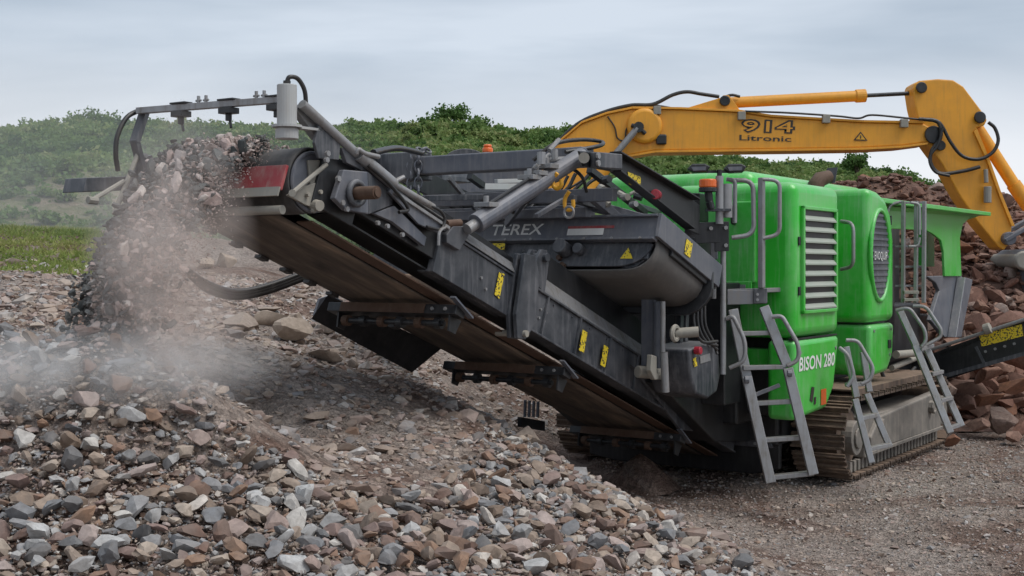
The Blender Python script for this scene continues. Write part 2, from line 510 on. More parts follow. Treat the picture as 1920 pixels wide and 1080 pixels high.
# ------------------------------------------------------------------ ground, heap surface, hill
CP = [(0, 1080, 4.7), (300, 1080, 4.8), (600, 1080, 4.9), (900, 1080, 5.2), (1200, 1080, 5.9), (1400, 1080, 6.9),
      (-300, 1000, 4.9), (0, 950, 5.3), (300, 950, 5.4), (600, 950, 5.8), (900, 950, 6.3), (1100, 950, 6.9), (1230, 960, 7.4),
      (0, 850, 5.65), (300, 850, 5.85), (560, 850, 7.3), (360, 712, 6.2), (480, 818, 6.2), (640, 928, 6.15), (440, 760, 7.6), (800, 850, 7.5), (1000, 862, 8.1), (1100, 905, 8.1),
      (-300, 800, 5.7), (0, 750, 6.0), (200, 720, 6.0), (520, 790, 7.7), (600, 750, 7.9), (800, 750, 8.8), (940, 792, 9.2), (1060, 868, 8.7),
      (-100, 665, 6.3), (60, 640, 6.25), (190, 625, 6.15), (270, 655, 6.2), (400, 665, 8.0), (600, 660, 9.2), (800, 722, 9.8),
      (-200, 600, 9.0), (0, 600, 9.0), (200, 600, 9.0), (400, 600, 9.6), (600, 610, 10.5), (720, 668, 10.8),
      (-200, 530, 12), (0, 532, 12), (160, 537, 12), (350, 545, 12), (480, 535, 13), (600, 560, 13), (420, 487, 17), (540, 478, 18), (640, 470, 20),
      (0, 445, 18), (160, 497, 16), (-300, 440, 18), (0, 430, 22), (250, 440, 22), (450, 465, 22)]
pts = []
for px, py, y in CP:
    p = DW(px, py, y); pts.append((p.x, p.y, p.z))
pts += [(x, y, 0.0) for x, y in ((1.6, 8.2), (1.9, 7.0), (2.2, 5.8), (2.6, 4.0), (1.2, 9.2), (3.5, 6), (5, 4.5), (5, 8), (3, 9.5), (4, 11), (2, 11.5), (1.2, 12.3),
                                 (0.6, 11.4), (0.5, 12.6), (0.9, 10.3), (6, 12), (9, 8), (9, 13), (4, 14.5), (2.5, 14), (13, 10), (8, 16), (5, 17.5), (13, 17), (1.0, 14.5), (3, 0), (6, 0), (12, 3))]
pts += [(-9, 5, 0.9), (-9, 9, 1.3), (-5, 3.4, 0.6), (-9, 0, 0.3), (0, 3.3, 0.3), (-2.0, 3.2, 0.35), (-3, 0, 0.2), (0, 0, 0.15), (0, -5, 0.1), (-9, -5, 0.1), (12, -5, 0),
        (-0.3, 13.5, 0.6), (-0.6, 16, 1.1), (0.6, 17.5, 1.1), (-1.6, 18, 1.2), (0, 20, 1.3), (3, 20, 1.0), (6, 22, 0.6), (12, 22, 0.5), (-9, 16, 2.0), (-9, 22, 2.6)]
PT = np.array(pts)
A = np.linalg.norm(PT[:, None, :2] - PT[None, :, :2], axis=2)
n = len(PT)
M = np.zeros((n + 1, n + 1)); M[:n, :n] = -A - 0.02 * np.eye(n); M[:n, n] = 1; M[n, :n] = 1
RB = np.linalg.solve(M, np.append(PT[:, 2], 0))
def vnoise(x, y, s, seed=0):
    """smooth value noise"""
    x = np.asarray(x) * s + seed * 17.3; y = np.asarray(y) * s - seed * 9.1
    xi, yi = np.floor(x), np.floor(y); fx, fy = x - xi, y - yi
    fx, fy = fx * fx * (3 - 2 * fx), fy * fy * (3 - 2 * fy)
    def h(a, b):
        q = np.sin(a * 127.1 + b * 311.7 + seed * 74.7) * 43758.5453
        return q - np.floor(q)
    return (h(xi, yi) * (1 - fx) + h(xi + 1, yi) * fx) * (1 - fy) + (h(xi, yi + 1) * (1 - fx) + h(xi + 1, yi + 1) * fx) * fy - 0.5
def zground(x, y, rough=True):
    x = np.atleast_1d(np.asarray(x, float)); y = np.atleast_1d(np.asarray(y, float))
    out = np.zeros(x.shape)
    xf, yf = x.ravel(), y.ravel(); o = np.zeros(len(xf))
    for k in range(0, len(xf), 20000):
        d = np.hypot(xf[k:k + 20000, None] - PT[None, :, 0], yf[k:k + 20000, None] - PT[None, :, 1])
        o[k:k + 20000] = -d @ RB[:n] + RB[n]
    if rough:
        amp = np.clip(o, 0.12, 0.8)
        o = o + amp * (0.10 * vnoise(xf, yf, 1.3, 1) + 0.07 * vnoise(xf, yf, 3.1, 2)) + 0.025 * vnoise(xf, yf, 7.0, 3)
    out = o.reshape(x.shape)
    return out

def fast_mesh(name, verts, tris, mat, attr=None, smooth=False, quads=False, attr_name='rnd'):
    me = bpy.data.meshes.new(name)
    k = tris.shape[1]
    me.vertices.add(len(verts)); me.vertices.foreach_set('co', np.ascontiguousarray(verts, dtype=np.float32).ravel())
    me.loops.add(len(tris) * k); me.loops.foreach_set('vertex_index', np.ascontiguousarray(tris, dtype=np.int32).ravel())
    me.polygons.add(len(tris)); me.polygons.foreach_set('loop_start', np.arange(0, len(tris) * k, k, dtype=np.int32))
    me.update(calc_edges=True)
    me.polygons.foreach_set('use_smooth', np.full(len(tris), smooth))
    if attr is not None:
        a = me.attributes.new(attr_name, 'FLOAT', 'POINT'); a.data.foreach_set('value', np.ascontiguousarray(attr, dtype=np.float32))
    me.materials.append(MATS[mat])
    o = bpy.data.objects.new(name, me); COL.objects.link(o)
    return o

def grid(xs, ys):
    X, Y = np.meshgrid(xs, ys)
    nx = len(xs)
    i = (np.arange(len(ys) - 1)[:, None] * nx + np.arange(nx - 1)[None, :]).ravel()
    return X, Y, np.stack([i, i + 1, i + nx + 1, i + nx], 1)

xs = np.arange(-9, 13.01, 0.1); ys = np.concatenate([np.arange(-5, 3, 0.5), np.arange(3, 24.01, 0.1)])
GX, GY, Q = grid(xs, ys)
GZ = zground(GX, GY)
HEAP = [(-500, 610), (0, 615), (130, 605), (230, 600), (300, 640), (360, 715), (440, 800), (560, 870), (700, 930), (820, 925), (880, 870), (930, 800), (1010, 800), (1100, 850), (1180, 925), (1300, 1005), (1450, 1090), (1700, 1500), (-700, 1500)]
def inpoly(px, py, poly):
    ins = np.zeros(px.shape, bool); j = len(poly) - 1
    for i in range(len(poly)):
        xi, yi = poly[i]; xj, yj = poly[j]
        ins ^= ((yi > py) != (yj > py)) & (px < (xj - xi) * (py - yi) / (yj - yi + 1e-9) + xi); j = i
    return ins
YS = np.maximum(GY, .5)
GZ = GZ - .045 * (inpoly(CX + F * GX / YS, HZ - F * (GZ - EYE) / YS, HEAP) & (GY > 3.5))   # bed below the loose stone
edge = np.clip(np.minimum(np.minimum(GX + 9, 13 - GX), 24 - GY) / 1.0, 0, 1)
o = fast_mesh('ground', np.stack([GX, GY, GZ], -1).reshape(-1, 3), Q, 'ground', smooth=True)
tag(o, 'brown gravelly quarry ground rising in a bank at the left', kind='structure')

# far land: one sheet to the horizon, with the overgrown hill
SKY = [(-900, 262), (-300, 255), (0, 256), (90, 252), (180, 226), (250, 236), (330, 236), (420, 226), (500, 217), (600, 222), (760, 225), (850, 216), (960, 240), (1060, 243),
       (1200, 262), (1400, 284), (1500, 290), (1560, 296), (1620, 318), (1660, 345), (1720, 352), (1900, 365), (2300, 372), (3200, 380)]
YC = 55.0
skx = np.array([(p - CX) / F * YC for p, q in SKY]); skz = np.array([EYE + (HZ - q) / F * YC for p, q in SKY]) - 0.42
def zfar(x, y):
    x = np.asarray(x, float); y = np.asarray(y, float)
    c = np.interp(x, skx, skz)
    s = np.clip((y - 23) / (YC - 23), 0, 1); s = s ** 0.85
    base = np.interp(x, [-60, -9, 0, 6, 60], [1.9, 1.9, 1.2, 0.2, 0.0])
    z = base + (c - base) * s
    z = np.where(y > YC, c - np.clip((y - YC) / 120, 0, 1) * (c - 0.5), z)
    z = z + np.clip((y - 24) / 10, 0, 1) * (0.55 * vnoise(x, y, 0.16, 5) + 0.35 * vnoise(x, y, 0.45, 6))
    # spoil mound with bare earth at the left
    mz = 0.7 * np.exp(-(((x + 10.2) / 2.6) ** 2 + ((y - 29.5) / 3.2) ** 2) ** 1.3)
    near = np.clip((24.2 - y) / 3.0, 0, 1)
    return z + mz - 30 * np.where((y < 23) & (x > -8.6) & (x < 12.6), 1, 0) * 0 - near * 0.6
fx = np.concatenate([[-1500, -700, -350, -180], np.arange(-110, 111, 1.1), [180, 350, 700, 1500]])
fy = np.concatenate([np.arange(23.0, 70, 0.8), np.arange(70, 200, 8), [300, 500, 900, 1800]])
GX, GY, Q = grid(fx, fy)
GZ = zfar(GX, GY)
soil = np.exp(-(((GX + 9.5) / 1.7) ** 2 + ((GY - 27.5) / 2.8) ** 2) ** 2) * 0.95
soil = np.clip(soil + 0.7 * np.clip((1520 - 1) * 0 + (GX - 13) / 6, 0, 1) * np.clip((34 - GY) / 8, 0, 1), 0, 1)
o = fast_mesh('hill', np.stack([GX, GY, GZ], -1).reshape(-1, 3), Q, 'hill', soil.ravel(), True, attr_name='soil')
tag(o, 'green overgrown hillside behind the quarry floor', kind='structure')
# flat land under and around the worked ground
m = MB(); m.box(-1500, 1500, -1500, 26, -0.9, -0.35)
o = m.build('terrain', 'ground'); tag(o, 'flat quarry land reaching out around the bank', kind='structure')

# ------------------------------------------------------------------ the crusher
crusher = empty('jaw_crusher', (X0, Y0, 0), math.atan2(cu_, su))
tag(crusher, 'green and black tracked jaw crusher throwing stone off its raised conveyor', 'crusher')
K = crusher
PHI = math.atan(0.37); cf, sf = math.cos(PHI), math.sin(PHI)
UH, WH = -5.44, 2.30                        # head drum axle
def C(a, b, n): return Vector((UH + a * cf + n * sf, b, WH - a * sf + n * cf))
CA, CN = Vector((cf, 0, -sf)), Vector((sf, 0, cf))
VY = Vector((0, 1, 0)); UP = Vector((0, 0, 1)); UX = Vector((1, 0, 0))
def cbox(m, a0, a1, b0, b1, n0, n1):
    return m.hexa(C(a0, b0, n0), CA * (a1 - a0), VY * (b1 - b0), CN * (n1 - n0))
def bolts(points, axis, r=0.014, h=0.018):
    m = MB()
    for p in points: m.cyl(Vector(p), Vector(p) + Vector(axis) * h, r, 6)
    return m
def add_bolts(points, axis, parent, r=0.014, h=0.018, mat='galv'):
    for p in points: bolts([p], axis, r, h).build('bolt', mat, parent)

# --- main conveyor
VR, VL = 0.90, 1.86
m = MB()
cbox(m, 0.0, 0.34, VR + 0.02, VR + 0.04, -0.12, 0.19); cbox(m, 0.28, 1.2, VR + .02, VR + 0.06, -0.03, 0.15); cbox(m, 0.28, 1.2, VR - 0.01, VR + 0.10, 0.15, 0.165)
fr = m.build('conveyor_frame', 'black', K, 0.004)  # head section black: deep shadow below the bearing plate put into its colour
m = MB(); cbox(m, 1.08, 1.95, VR, VR + 0.05, -0.11, 0.15); cbox(m, 1.08, 1.95, VR + 0.05, VR + 0.12, -0.11, -0.095); cbox(m, 1.08, 1.95, VR - 0.012, VR + 0.10, 0.15, 0.165); m.build('conveyor_rail', 'charcoal', fr, 0.004)
m = MB()
cbox(m, 2.1, 5.6, VR - 0.01, VR + 0.04, -0.11, 0.155); cbox(m, 2.1, 5.6, VR - 0.03, VR + 0.10, -0.125, -0.11); cbox(m, 2.1, 5.6, VR - 0.03, VR + 0.10, 0.155, 0.17)
m.build('conveyor_rail', 'charcoal', fr, 0.004)
m = MB(); cbox(m, 0.1, 5.6, VL - 0.05, VL, -0.09, 0.16)
m.build('conveyor_rail', 'black', fr, 0.004)
# folding hinge: tall plates with pin
hp = []
m = MB()
for b in (VR - 0.075, VR - 0.02):
    m.prism([C(1.86, b, 0.30), C(1.98, b, 0.33), C(2.08, b, 0.22), C(2.13, b, -0.10), C(2.06, b, -0.22), C(1.97, b, -0.24), C(1.90, b, -0.1)], (0, 0.03, 0))
m.build('hinge_plate', 'charcoal', fr, 0.004)
m = MB()
for b in (VR - 0.03, VR + 0.05):
    m.prism([C(2.02, b, 0.20), C(2.10, b, 0.42), C(2.17, b, 0.44), C(2.22, b, 0.36), C(2.24, b, 0.16)], (0, 0.025, 0))
m.cyl(C(2.15, VR - 0.06, 0.38), C(2.15, VR + 0.10, 0.38), 0.03)
m.build('hinge_plate', 'charcoal', fr, 0.003)
m = MB(); m.cyl(C(2.03, VR - 0.10, -0.19), C(2.03, VR + 0.14, -0.19), 0.022); m.build('hinge_pin', 'dusty_steel', fr, smooth=40)
# belt: carry side, head wrap, return side
BV0, BV1 = 0.955, 1.82
def belt_row(a, n, dip):
    return [C(a, BV0 + (BV1 - BV0) * t, n + dip * abs(2 * t - 1) ** 1.5) for t in np.linspace(0, 1, 11)]
m = MB()
rows = [belt_row(a, 0.15, 0.10) for a in np.linspace(5.5, 0.5, 12)] + [belt_row(0.25, 0.165, 0.05)]
for k in range(0, 13):
    an = math.pi / 2 + math.pi * k / 12
    rows.append(belt_row(0.18 * math.cos(an), 0.18 * math.sin(an), 0.0))
m.sheet(rows)
m.build('conveyor_belt', 'rubber', K, smooth=60, solid=0.012)
m = MB()
m.sheet([[C(a, 1.14 + (BV1 - 1.14) * t, -0.185) for t in np.linspace(0, 1, 9)] for a in np.linspace(0.0, 5.5, 14)])
rb = m.build('return_belt', 'belt_underside', K, smooth=60, solid=0.012)
for k, a in enumerate(np.linspace(0.12, 1.9, 9)):       # cleats on the belt edge
    m = MB(); cbox(m, a, a + 0.07, BV1 - 0.02, BV1 + 0.035, -0.212, -0.192)
    m.build('belt_cleat', 'rubber', rb)
m = MB(); cbox(m, 0.10, 5.5, 0.985, 1.10, -0.19, -0.178); m.build('belt_guide', 'rusty', rb, 0.003)
m = MB(); cbox(m, 0.2, 5.5, 0.955, 1.14, -0.10, -0.09); m.build('belt_gap_shade', 'black', rb)  # black sheet stands for the shade in the gap beside the return belt
# rubber skirting along the belt with its pale wear strip
m = MB(); m.hexa(C(0.95, 0.965, 0.20), CA * 1.05, VY * 0.02, CN * 0.10)
m.hexa(C(2.22, 0.945, 0.2), CA * 2.45, VY * 0.02, CN * 0.27 + VY * 0.03)
m.build('belt_skirt', 'black', fr, 0.003)
m = MB(); m.prism([C(1.25, 0.885, 0.172), C(1.95, 0.885, 0.172), C(1.95, 0.93, 0.235), C(1.25, 0.93, 0.235)], CN * 0.012)
m.prism([C(2.25, 0.885, 0.175), C(4.6, 0.885, 0.175), C(4.2, 0.935, 0.262), C(2.25, 0.935, 0.275)], CN * 0.012)
m.build('skirt_clamp', 'galv', fr, 0.003)
# head drum and axle
m = MB(); m.cyl(C(0, 0.985, 0), C(0, BV1, 0), 0.168, 28); hd = m.build('head_drum', 'rubber', K, smooth=40)
m = MB(); m.cyl(C(0, 0.955, 0), C(0, 0.984, 0), 0.15, 28); m.ring(C(0, 0.955, 0), VY, 0.155, 0.012, 28); m.build('drum_rim', 'grey_steel', hd, smooth=40)
m = MB(); m.cyl(C(0.21, 0.68, 0.02), C(0.21, 0.9, 0.02), 0.036, 14); m.cyl(C(0.21, 0.67, 0.02), C(0.21, 0.68, 0.02), 0.025, 12); m.build('drum_axle', 'rusty', hd, smooth=40)
m = MB(); m.ring(C(0.21, 0.82, 0.02), VY, 0.062, 0.016, 18, 8); m.build('bearing_housing', 'charcoal', hd, smooth=60)
# bearing mount: folded hexagonal plate at the near side
m = MB()
m.prism([V(628, 372, .84), V(645, 318, .84), V(690, 322, .84), V(692, 402, .84), V(650, 394, .84)], (0, 0.04, 0))
bp = m.build('bearing_plate', 'grey_steel', K, 0.006)
m = MB(); m.prism([V(690, 322, .84), V(738, 362, .90), V(736, 384, .90), V(692, 402, .84)], (0, 0.02, 0)); m.build('bearing_fold', 'charcoal', bp, 0.004)
add_bolts([V(632, 335, .85), V(640, 380, .85), V(662, 374, .85), V(648, 392, .85), V(610, 300, .85), V(612, 288, .85)], (0, -1, 0), bp, 0.016)
m = MB(); m.prism([V(590, 268, .87), V(600, 225, .87), V(606, 225, .87), V(640, 262, .87), V(636, 300, .87), V(598, 297, .87)], (0, 0.02, 0))
m.prism([V(640, 276, .87), V(690, 290, .87), V(740, 345, .87), V(700, 330, .87), V(650, 305, .87)], (0, 0.03, 0))
m.build('mast_bracket', 'charcoal', K, 0.004)
m = MB(); m.prism([V(740, 386, .88), V(800, 445, .88), V(796, 462, .88), V(735, 415, .88), V(700, 400, .88)], (0, 0.03, 0))
m.prism([V(735, 345, .86), V(830, 425, .86), V(822, 437, .86), V(785, 420, .86), V(730, 360, .86)], (0, 0.02, 0))
m.build('tension_guard', 'grey_steel', K, 0.003)
add_bolts([V(706, 418, .86), V(724, 424, .86), V(752, 440, .86)], (0, -1, 0), bp)
# belt scraper: red blade box, cross tube, dusty side plate
m = MB(); m.hexa(C(-0.20, 0.945, -0.135), -CA * 0.02, VY * 0.80, CN * 0.14)
sc = m.build('belt_scraper', 'red', K, 0.004)
m = MB(); m.hexa(C(-0.222, 0.94, -0.175), -CA * 0.01, VY * 0.82, CN * 0.05); m.build('scraper_blade', 'dusty_steel', sc)
m = MB(); m.cyl(C(-0.16, 0.95, -0.225), C(-0.16, 1.86, -0.225), 0.024, 12); m.build('scraper_tube', 'dusty_steel', sc, smooth=40)
m = MB(); m.prism([V(540, 366, .93), V(552, 358, .93), V(585, 345, .93), V(600, 340, .93), V(607, 370, .93), V(598, 392, .93), V(575, 385, .93)], (0, 0.02, 0))
m.prism([V(578, 300, .94), V(600, 300, .94), V(604, 345, .94), V(582, 345, .94)], (0, 0.015, 0))
m.cyl(V(600, 386, .88), V(585, 384, .95), 0.03); m.build('scraper_plate', 'dusty_steel', sc, 0.003)
m = MB(); m.cyl(V(548, 362, .90), V(612, 308, .90), 0.013, 8); m.cyl(V(548, 362, .88), V(548, 362, .95), 0.02, 8); m.build('scraper_spring', 'dusty_steel', sc, smooth=40)
add_bolts([V(575, 365, .925), V(590, 378, .925), V(598, 360, .925), V(585, 395, .925)], (0, -1, 0), sc, 0.012, 0.02, 'dusty_steel')
# return idlers under the belt
for a, vis in ((1.40, 1), (2.72, 1), (4.60, 1), (0.55, 0)):
    if not vis: continue
    m = MB(); cbox(m, a - 0.05, a + 0.05, VR - 0.02, VL + 0.06, -0.285, -0.225)
    br = m.build('idler_beam', 'black', K, 0.004)
    m = MB(); cbox(m, a - 0.054, a - 0.05, VR + 0.22, VL - 0.05, -0.285, -0.225); m.build('rust_patch', 'rusty', br)
    m = MB(); m.cyl(C(a + 0.02, VR + 0.1, -0.325), C(a + 0.02, VL - 0.06, -0.325), 0.018, 10)
    m.build('idler_shaft', 'black', br, smooth=40)
    for k in range(6):
        b = VR + 0.12 + k * 0.15
        m = MB(); m.cyl(C(a + 0.02, b, -0.325), C(a + 0.02, b + 0.045, -0.325), 0.036, 14); m.build('idler_disc', 'rusty' if k % 2 else 'black', br, smooth=40)
    for b in (VR + 0.03, VL - 0.03):
        m = MB(); m.prism([C(a - 0.03, b, -0.285), C(a + 0.09, b, -0.285), C(a + 0.06, b, -0.38), C(a - 0.01, b, -0.38)], (0, 0.012, 0)); m.build('idler_hanger', 'black', br)
    add_bolts([C(a - 0.05, VR + 0.06, -0.255), C(a - 0.05, VR + 0.16, -0.255)], -CA, br, 0.012, 0.01)
    m = MB(); m.bar(C(a - 0.12, VR - 0.03, -0.20), C(a + 0.10, VR - 0.03, -0.26), 0.012, 0.04, VY); m.build('idler_bracket', 'grey_steel', br)
# dark spill skirt slung under the far side
m = MB()
p = [V(612, 556, 1.98), V(583, 598, 2.12), V(772, 699, 2.12), V(826, 655, 1.98)]
m.prism(p, (0.006, -0.012, 0.012)); m.build('spill_skirt', 'black', K, 0.003)
m = MB(); m.prism([V(600, 560, 2.14), V(624, 552, 2.16), V(650, 570, 2.16), V(590, 592, 2.14)], (0, 0.02, 0)); m.build('skirt_flap', 'grey_steel', K)
# hoses slung beyond the conveyor
for k in range(3):
    dy = k * 5
    m = MB(); m.tube(curve([V(350 + k * 3, 506 + dy, 2.25), V(390, 532 + dy * 1.2, 2.25), V(440, 547 + dy, 2.25), V(500, 537 + dy, 2.2), V(580, 508 + dy, 2.1)], 6), 0.021, 8)
    m.build('hydraulic_hose', 'hose', K, smooth=60)
# yellow warning labels on the frame
def decal(name, p4, mat, parent, off=(0, -0.004, 0), th=0.002):
    m = MB(); m.prism([Vector(q) + Vector(off) for q in p4], Vector(off).normalized() * th)
    return m.build(name, mat, parent)
decal('warning_label', [C(1.72, VR, -0.03), C(1.72, VR, 0.12), C(1.78, VR, 0.13), C(1.78, VR, -0.04)], 'warning_print', fr, (0, -0.006, 0))
decal('warning_label', [C(2.78, VR - .03, -0.07), C(2.78, VR - .03, 0.08), C(2.85, VR - .03, 0.08), C(2.85, VR - .03, -0.07)], 'warning_print', fr, (0, -0.006, 0))
decal('warning_label', [C(3.10, VR - .03, -0.08), C(3.10, VR - .03, 0.07), C(3.17, VR - .03, 0.07), C(3.17, VR - .03, -0.08)], 'warning_print', fr, (0, -0.006, 0))
add_bolts([C(a, VR - 0.01, n) for a in (2.25, 2.32) for n in (0.05, -0.01)] + [C(1.55, VR, 0.02), C(1.62, VR, -0.03)], (0, -1, 0), fr, 0.010, 0.012)

# --- spray arch over the head with its white dust-suppression pot
PW = 2.71
l0 = Vector((-5.79, 1.93, PW)); r0 = Vector((-5.66, 0.92, PW + 0.005))
m = MB(); m.bar(l0, r0, 0.04, 0.035); sp_ = m.build('spray_bar', 'galv', K, 0.003)
for t in (0.30, 0.62, 0.93):
    p = l0.lerp(r0, t)
    m = MB(); m.box(p.x - 0.035, p.x + 0.035, p.y - 0.045, p.y + 0.045, PW - 0.05, PW - 0.018); m.cyl(p - UP * 0.05, p - UP * 0.09, 0.018, 10); m.cyl(p - UP * 0.09 - VY * 0.01, p - UP * 0.13 - VY * 0.02, 0.008, 8)
    m.box(p.x - 0.03, p.x + 0.03, p.y - 0.06, p.y + 0.06, PW + 0.02, PW + 0.03)
    m.build('spray_nozzle', 'black', sp_, 0.003)
for t in (0.42, 0.47, 0.80, 0.85):
    p = l0.lerp(r0, t)
    m = MB(); m.cyl(p + UP * 0.015, p + UP * 0.055, 0.009, 8); m.cyl(p + UP * 0.03 - VY * 0.02, p + UP * 0.03 + VY * 0.02, 0.006, 6); m.build('clamp_screw', 'galv', sp_)
m = MB()
lp = [V(272, 207, 1.93), V(252, 268, 1.93), V(272, 328, 1.93)]
m.bar(lp[0], lp[1], 0.03, 0.062, VY); m.bar(lp[1] + UP * 0.02, lp[2] - UP * 0.03, 0.03, 0.055, VY)
m.build('spray_post', 'charcoal', K, 0.004)
m = MB(); m.prism([V(262, 296, 1.95), V(285, 290, 1.95), V(292, 305, 1.95), V(268, 355, 1.95), V(240, 385, 1.95), V(228, 372, 1.95), V(250, 330, 1.95)], (0, 0.02, 0))
pb = m.build('post_bracket', 'charcoal', K, 0.004)
add_bolts([V(264, 304, 1.95), V(270, 292, 1.95), V(246, 350, 1.95), V(236, 370, 1.95)], (0, -1, 0), pb)
m = MB(); m.hexa(V(162, 333, 2.0), V(262, 330, 2.0) - V(162, 333, 2.0), (0.0, 0.18, 0), V(156, 360, 2.0) - V(162, 333, 2.0)); m.build('side_flap', 'charcoal', K, 0.004)
m = MB(); m.cyl(V(172, 376, 1.9), V(232, 340, 1.92), 0.014, 8); m.cyl(V(214, 402, 1.9), V(258, 290, 1.93), 0.014, 8); m.cyl(V(165, 375, 1.88), V(182, 377, 1.88), 0.02, 8); m.build('stay_rod', 'dusty_steel', K, smooth=40)
m = MB(); m.tube(curve([V(266, 205, 1.95), V(238, 220, 1.95), V(220, 255, 1.95), V(217, 290, 1.95), V(221, 320, 1.97)], 6), 0.014, 8); m.build('spray_hose', 'hose', K, smooth=60)
q = V(538, 160, .9)
m = MB(); m.cyl((q.x, q.y, 2.56), (q.x, q.y, 2.785), 0.051, 24); m.cyl((q.x, q.y, 2.505), (q.x, q.y, 2.56), 0.059, 24); pot = m.build('spray_pot', 'white_grey', K, 0.004)
m = MB(); m.cyl((q.x, q.y, 2.565), (q.x, q.y, 2.578), 0.078, 24); m.prism([(q.x, q.y - .03, 2.565), (q.x + .25, q.y - .03, 2.565), (q.x + .25, q.y + .03, 2.565), (q.x, q.y + .03, 2.565)], (0, 0, 0.013)); m.build('pot_bracket', 'white_grey', pot)
m = MB(); m.cyl((q.x, q.y, 2.785), (q.x, q.y, 2.805), 0.02, 10); m.tube(curve([(q.x, q.y, 2.80), (q.x + .01, q.y - .01, 2.825), (q.x + .06, q.y - .02, 2.82), (q.x + .1, q.y - .03, 2.76), (q.x + .12, q.y - .02, 2.66)], 6), 0.012, 8); m.build('pot_hose', 'hose', pot, smooth=60)
m = MB(); m.prism([V(556, 205, .9), V(565, 195, .9), V(600, 225, .9), V(607, 262, .9), V(596, 262, .9)], (0, 0.05, 0)); m.build('mast_plate', 'galv', K, 0.004)
# long adjuster tube beside the belt
m = MB(); m.cyl(V(566, 195, .87), V(668, 288, .87), 0.026, 14); m.cyl(V(672, 290, .86), V(738, 345, .86), 0.034, 14); m.cyl(V(738, 345, .86), V(812, 388, .86), 0.020, 12)
tubeo = m.build('adjuster_tube', 'galv', K, smooth=40)
m = MB(); m.tube(curve([V(668, 288, .85), V(672, 280, .84), V(685, 288, .83), V(710, 294, .83)], 4), 0.014, 8); m.build('tube_tap', 'galv', tubeo, smooth=60); m = MB(); m.tube(curve([V(738, 345, .85), V(745, 338, .84), V(757, 332, .83)], 4), 0.014, 8); m.build('tube_tap', 'galv', tubeo, smooth=60)
m = MB(); m.bar(V(735, 360, .87), V(838, 428, .87), 0.02, 0.05, VY); m.build('rail_plate', 'galv', K, 0.003)
m = MB(); m.tube(curve([V(808, 386, .85), V(826, 396, .84), V(834, 412, .84), V(826, 430, .84), V(800, 425, .85)], 5), 0.009, 8); m.build('grease_hose', 'hose', K, smooth=60); m = MB(); m.tube(curve([V(690, 310, .84), V(730, 345, .83), V(765, 390, .83), V(748, 398, .83)], 5), 0.011, 8); m.build('grease_hose', 'hose', K, smooth=60)
# rear folding bracket on the frame at the foot of the lifting ram
m = MB(); m.prism([V(838, 440, .86), V(850, 424, .86), V(872, 424, .86), V(880, 440, .86), V(862, 470, .86), V(838, 455, .86)], (0, 0.08, 0)); fb = m.build('ram_foot', 'charcoal', K, 0.005)
m = MB(); m.tube(curve([V(836, 425, .84), V(824, 435, .83), V(822, 460, .83)], 4), 0.010, 8); m.build('hose_clip', 'galv', fb)
m = MB(); m.cyl(V(836, 420, .88), V(862, 418, .88), 0.025, 12); m.build('ram_pin', 'rusty', fb, smooth=40)

# --- folding ram and gantry that carries the overband magnet
GR = 0.50
m = MB()
a0, a1 = V(885, 424, .82), V(1092, 291, .62)
m.cyl(a0.lerp(a1, 0.03), a0.lerp(a1, 0.62), 0.062, 18); m.cyl(a0.lerp(a1, 0.62), a1, 0.055, 18)
ram = m.build('lifting_ram', 'grey_steel', K, 0.004)
m = MB(); m.cyl(a0.lerp(a1, -0.04), a0.lerp(a1, 0.05), 0.035, 14); m.build('ram_rod', 'galv', ram, smooth=40)
for t in (0.12, 0.50, 0.56, 0.66):
    p = a0.lerp(a1, t) + UP * 0.06
    m = MB(); m.box(p.x - 0.05, p.x + 0.05, p.y - 0.06, p.y + 0.06, p.z, p.z + 0.03); m.cyl(p, p + UP * 0.07, 0.018, 8); m.build('ram_port', 'galv', ram, 0.003)
m = MB(); m.tube([a0.lerp(a1, t) + UP * 0.085 - VY * 0.03 for t in (0.12, 0.2, 0.4, 0.52)], 0.012, 8); m.build('ram_pipe', 'black', ram, smooth=40)
m = MB()
g0 = [V(1086, 283, GR), V(1150, 287, GR), V(1300, 375, GR), V(1312, 385, GR), V(1312, 440, GR), V(1290, 430, GR), V(1150, 322, GR), V(1095, 312, GR)]
m.prism(g0, (0, 0.015, 0))
for i, j in ((1, 2), (6, 5)):
    p, q_ = g0[i], g0[j]; m.hexa(p - VY * 0.06, q_ - p, VY * 0.09, (0, 0, 0.012))
ga = m.build('gantry_arm', 'black', K, 0.003)
m = MB(); m.hexa(V(1104, 286, GR) - VY * 0.07, V(1150, 290, GR) - V(1104, 286, GR), VY * 0.06, (0, 0, -0.10)); m.build('gantry_cap', 'charcoal', ga, 0.006)
add_bolts([V(1120, 292, GR - 0.07), V(1120, 306, GR - 0.07)], (0, -1, 0), ga, 0.022, 0.015)
m = MB(); m.cyl(V(1095, 296, GR - 0.12), V(1095, 296, GR + 0.05), 0.035, 14); m.build('gantry_pin', 'dusty_steel', ga, smooth=40)
m = MB(); m.box(*(lambda p: (p.x - .002, p.x + .002, p.y - .05, p.y + .05, p.z - .05, p.z + .06))(V(1190, 338, GR - 0.01))); 
decal('warning_label', [V(1176, 322, GR), V(1200, 332, GR), V(1200, 356, GR), V(1178, 345, GR)], 'warning_print', ga, (0, -0.004, 0))
m = MB(); p = V(1232, 366, GR - 0.01); m.cyl(p, p - VY * 0.05 - UX * 0.12, 0.036, 18); m.build('tail_lamp', 'lamp_red', ga, 0.006)
m = MB(); m.prism([V(1150, 330, 2.45), V(1290, 420, 2.45), V(1290, 445, 2.45), V(1100, 320, 2.45)], (0, 0.05, 0))
lf = Vector((-3.15, 2.3, 2.60))
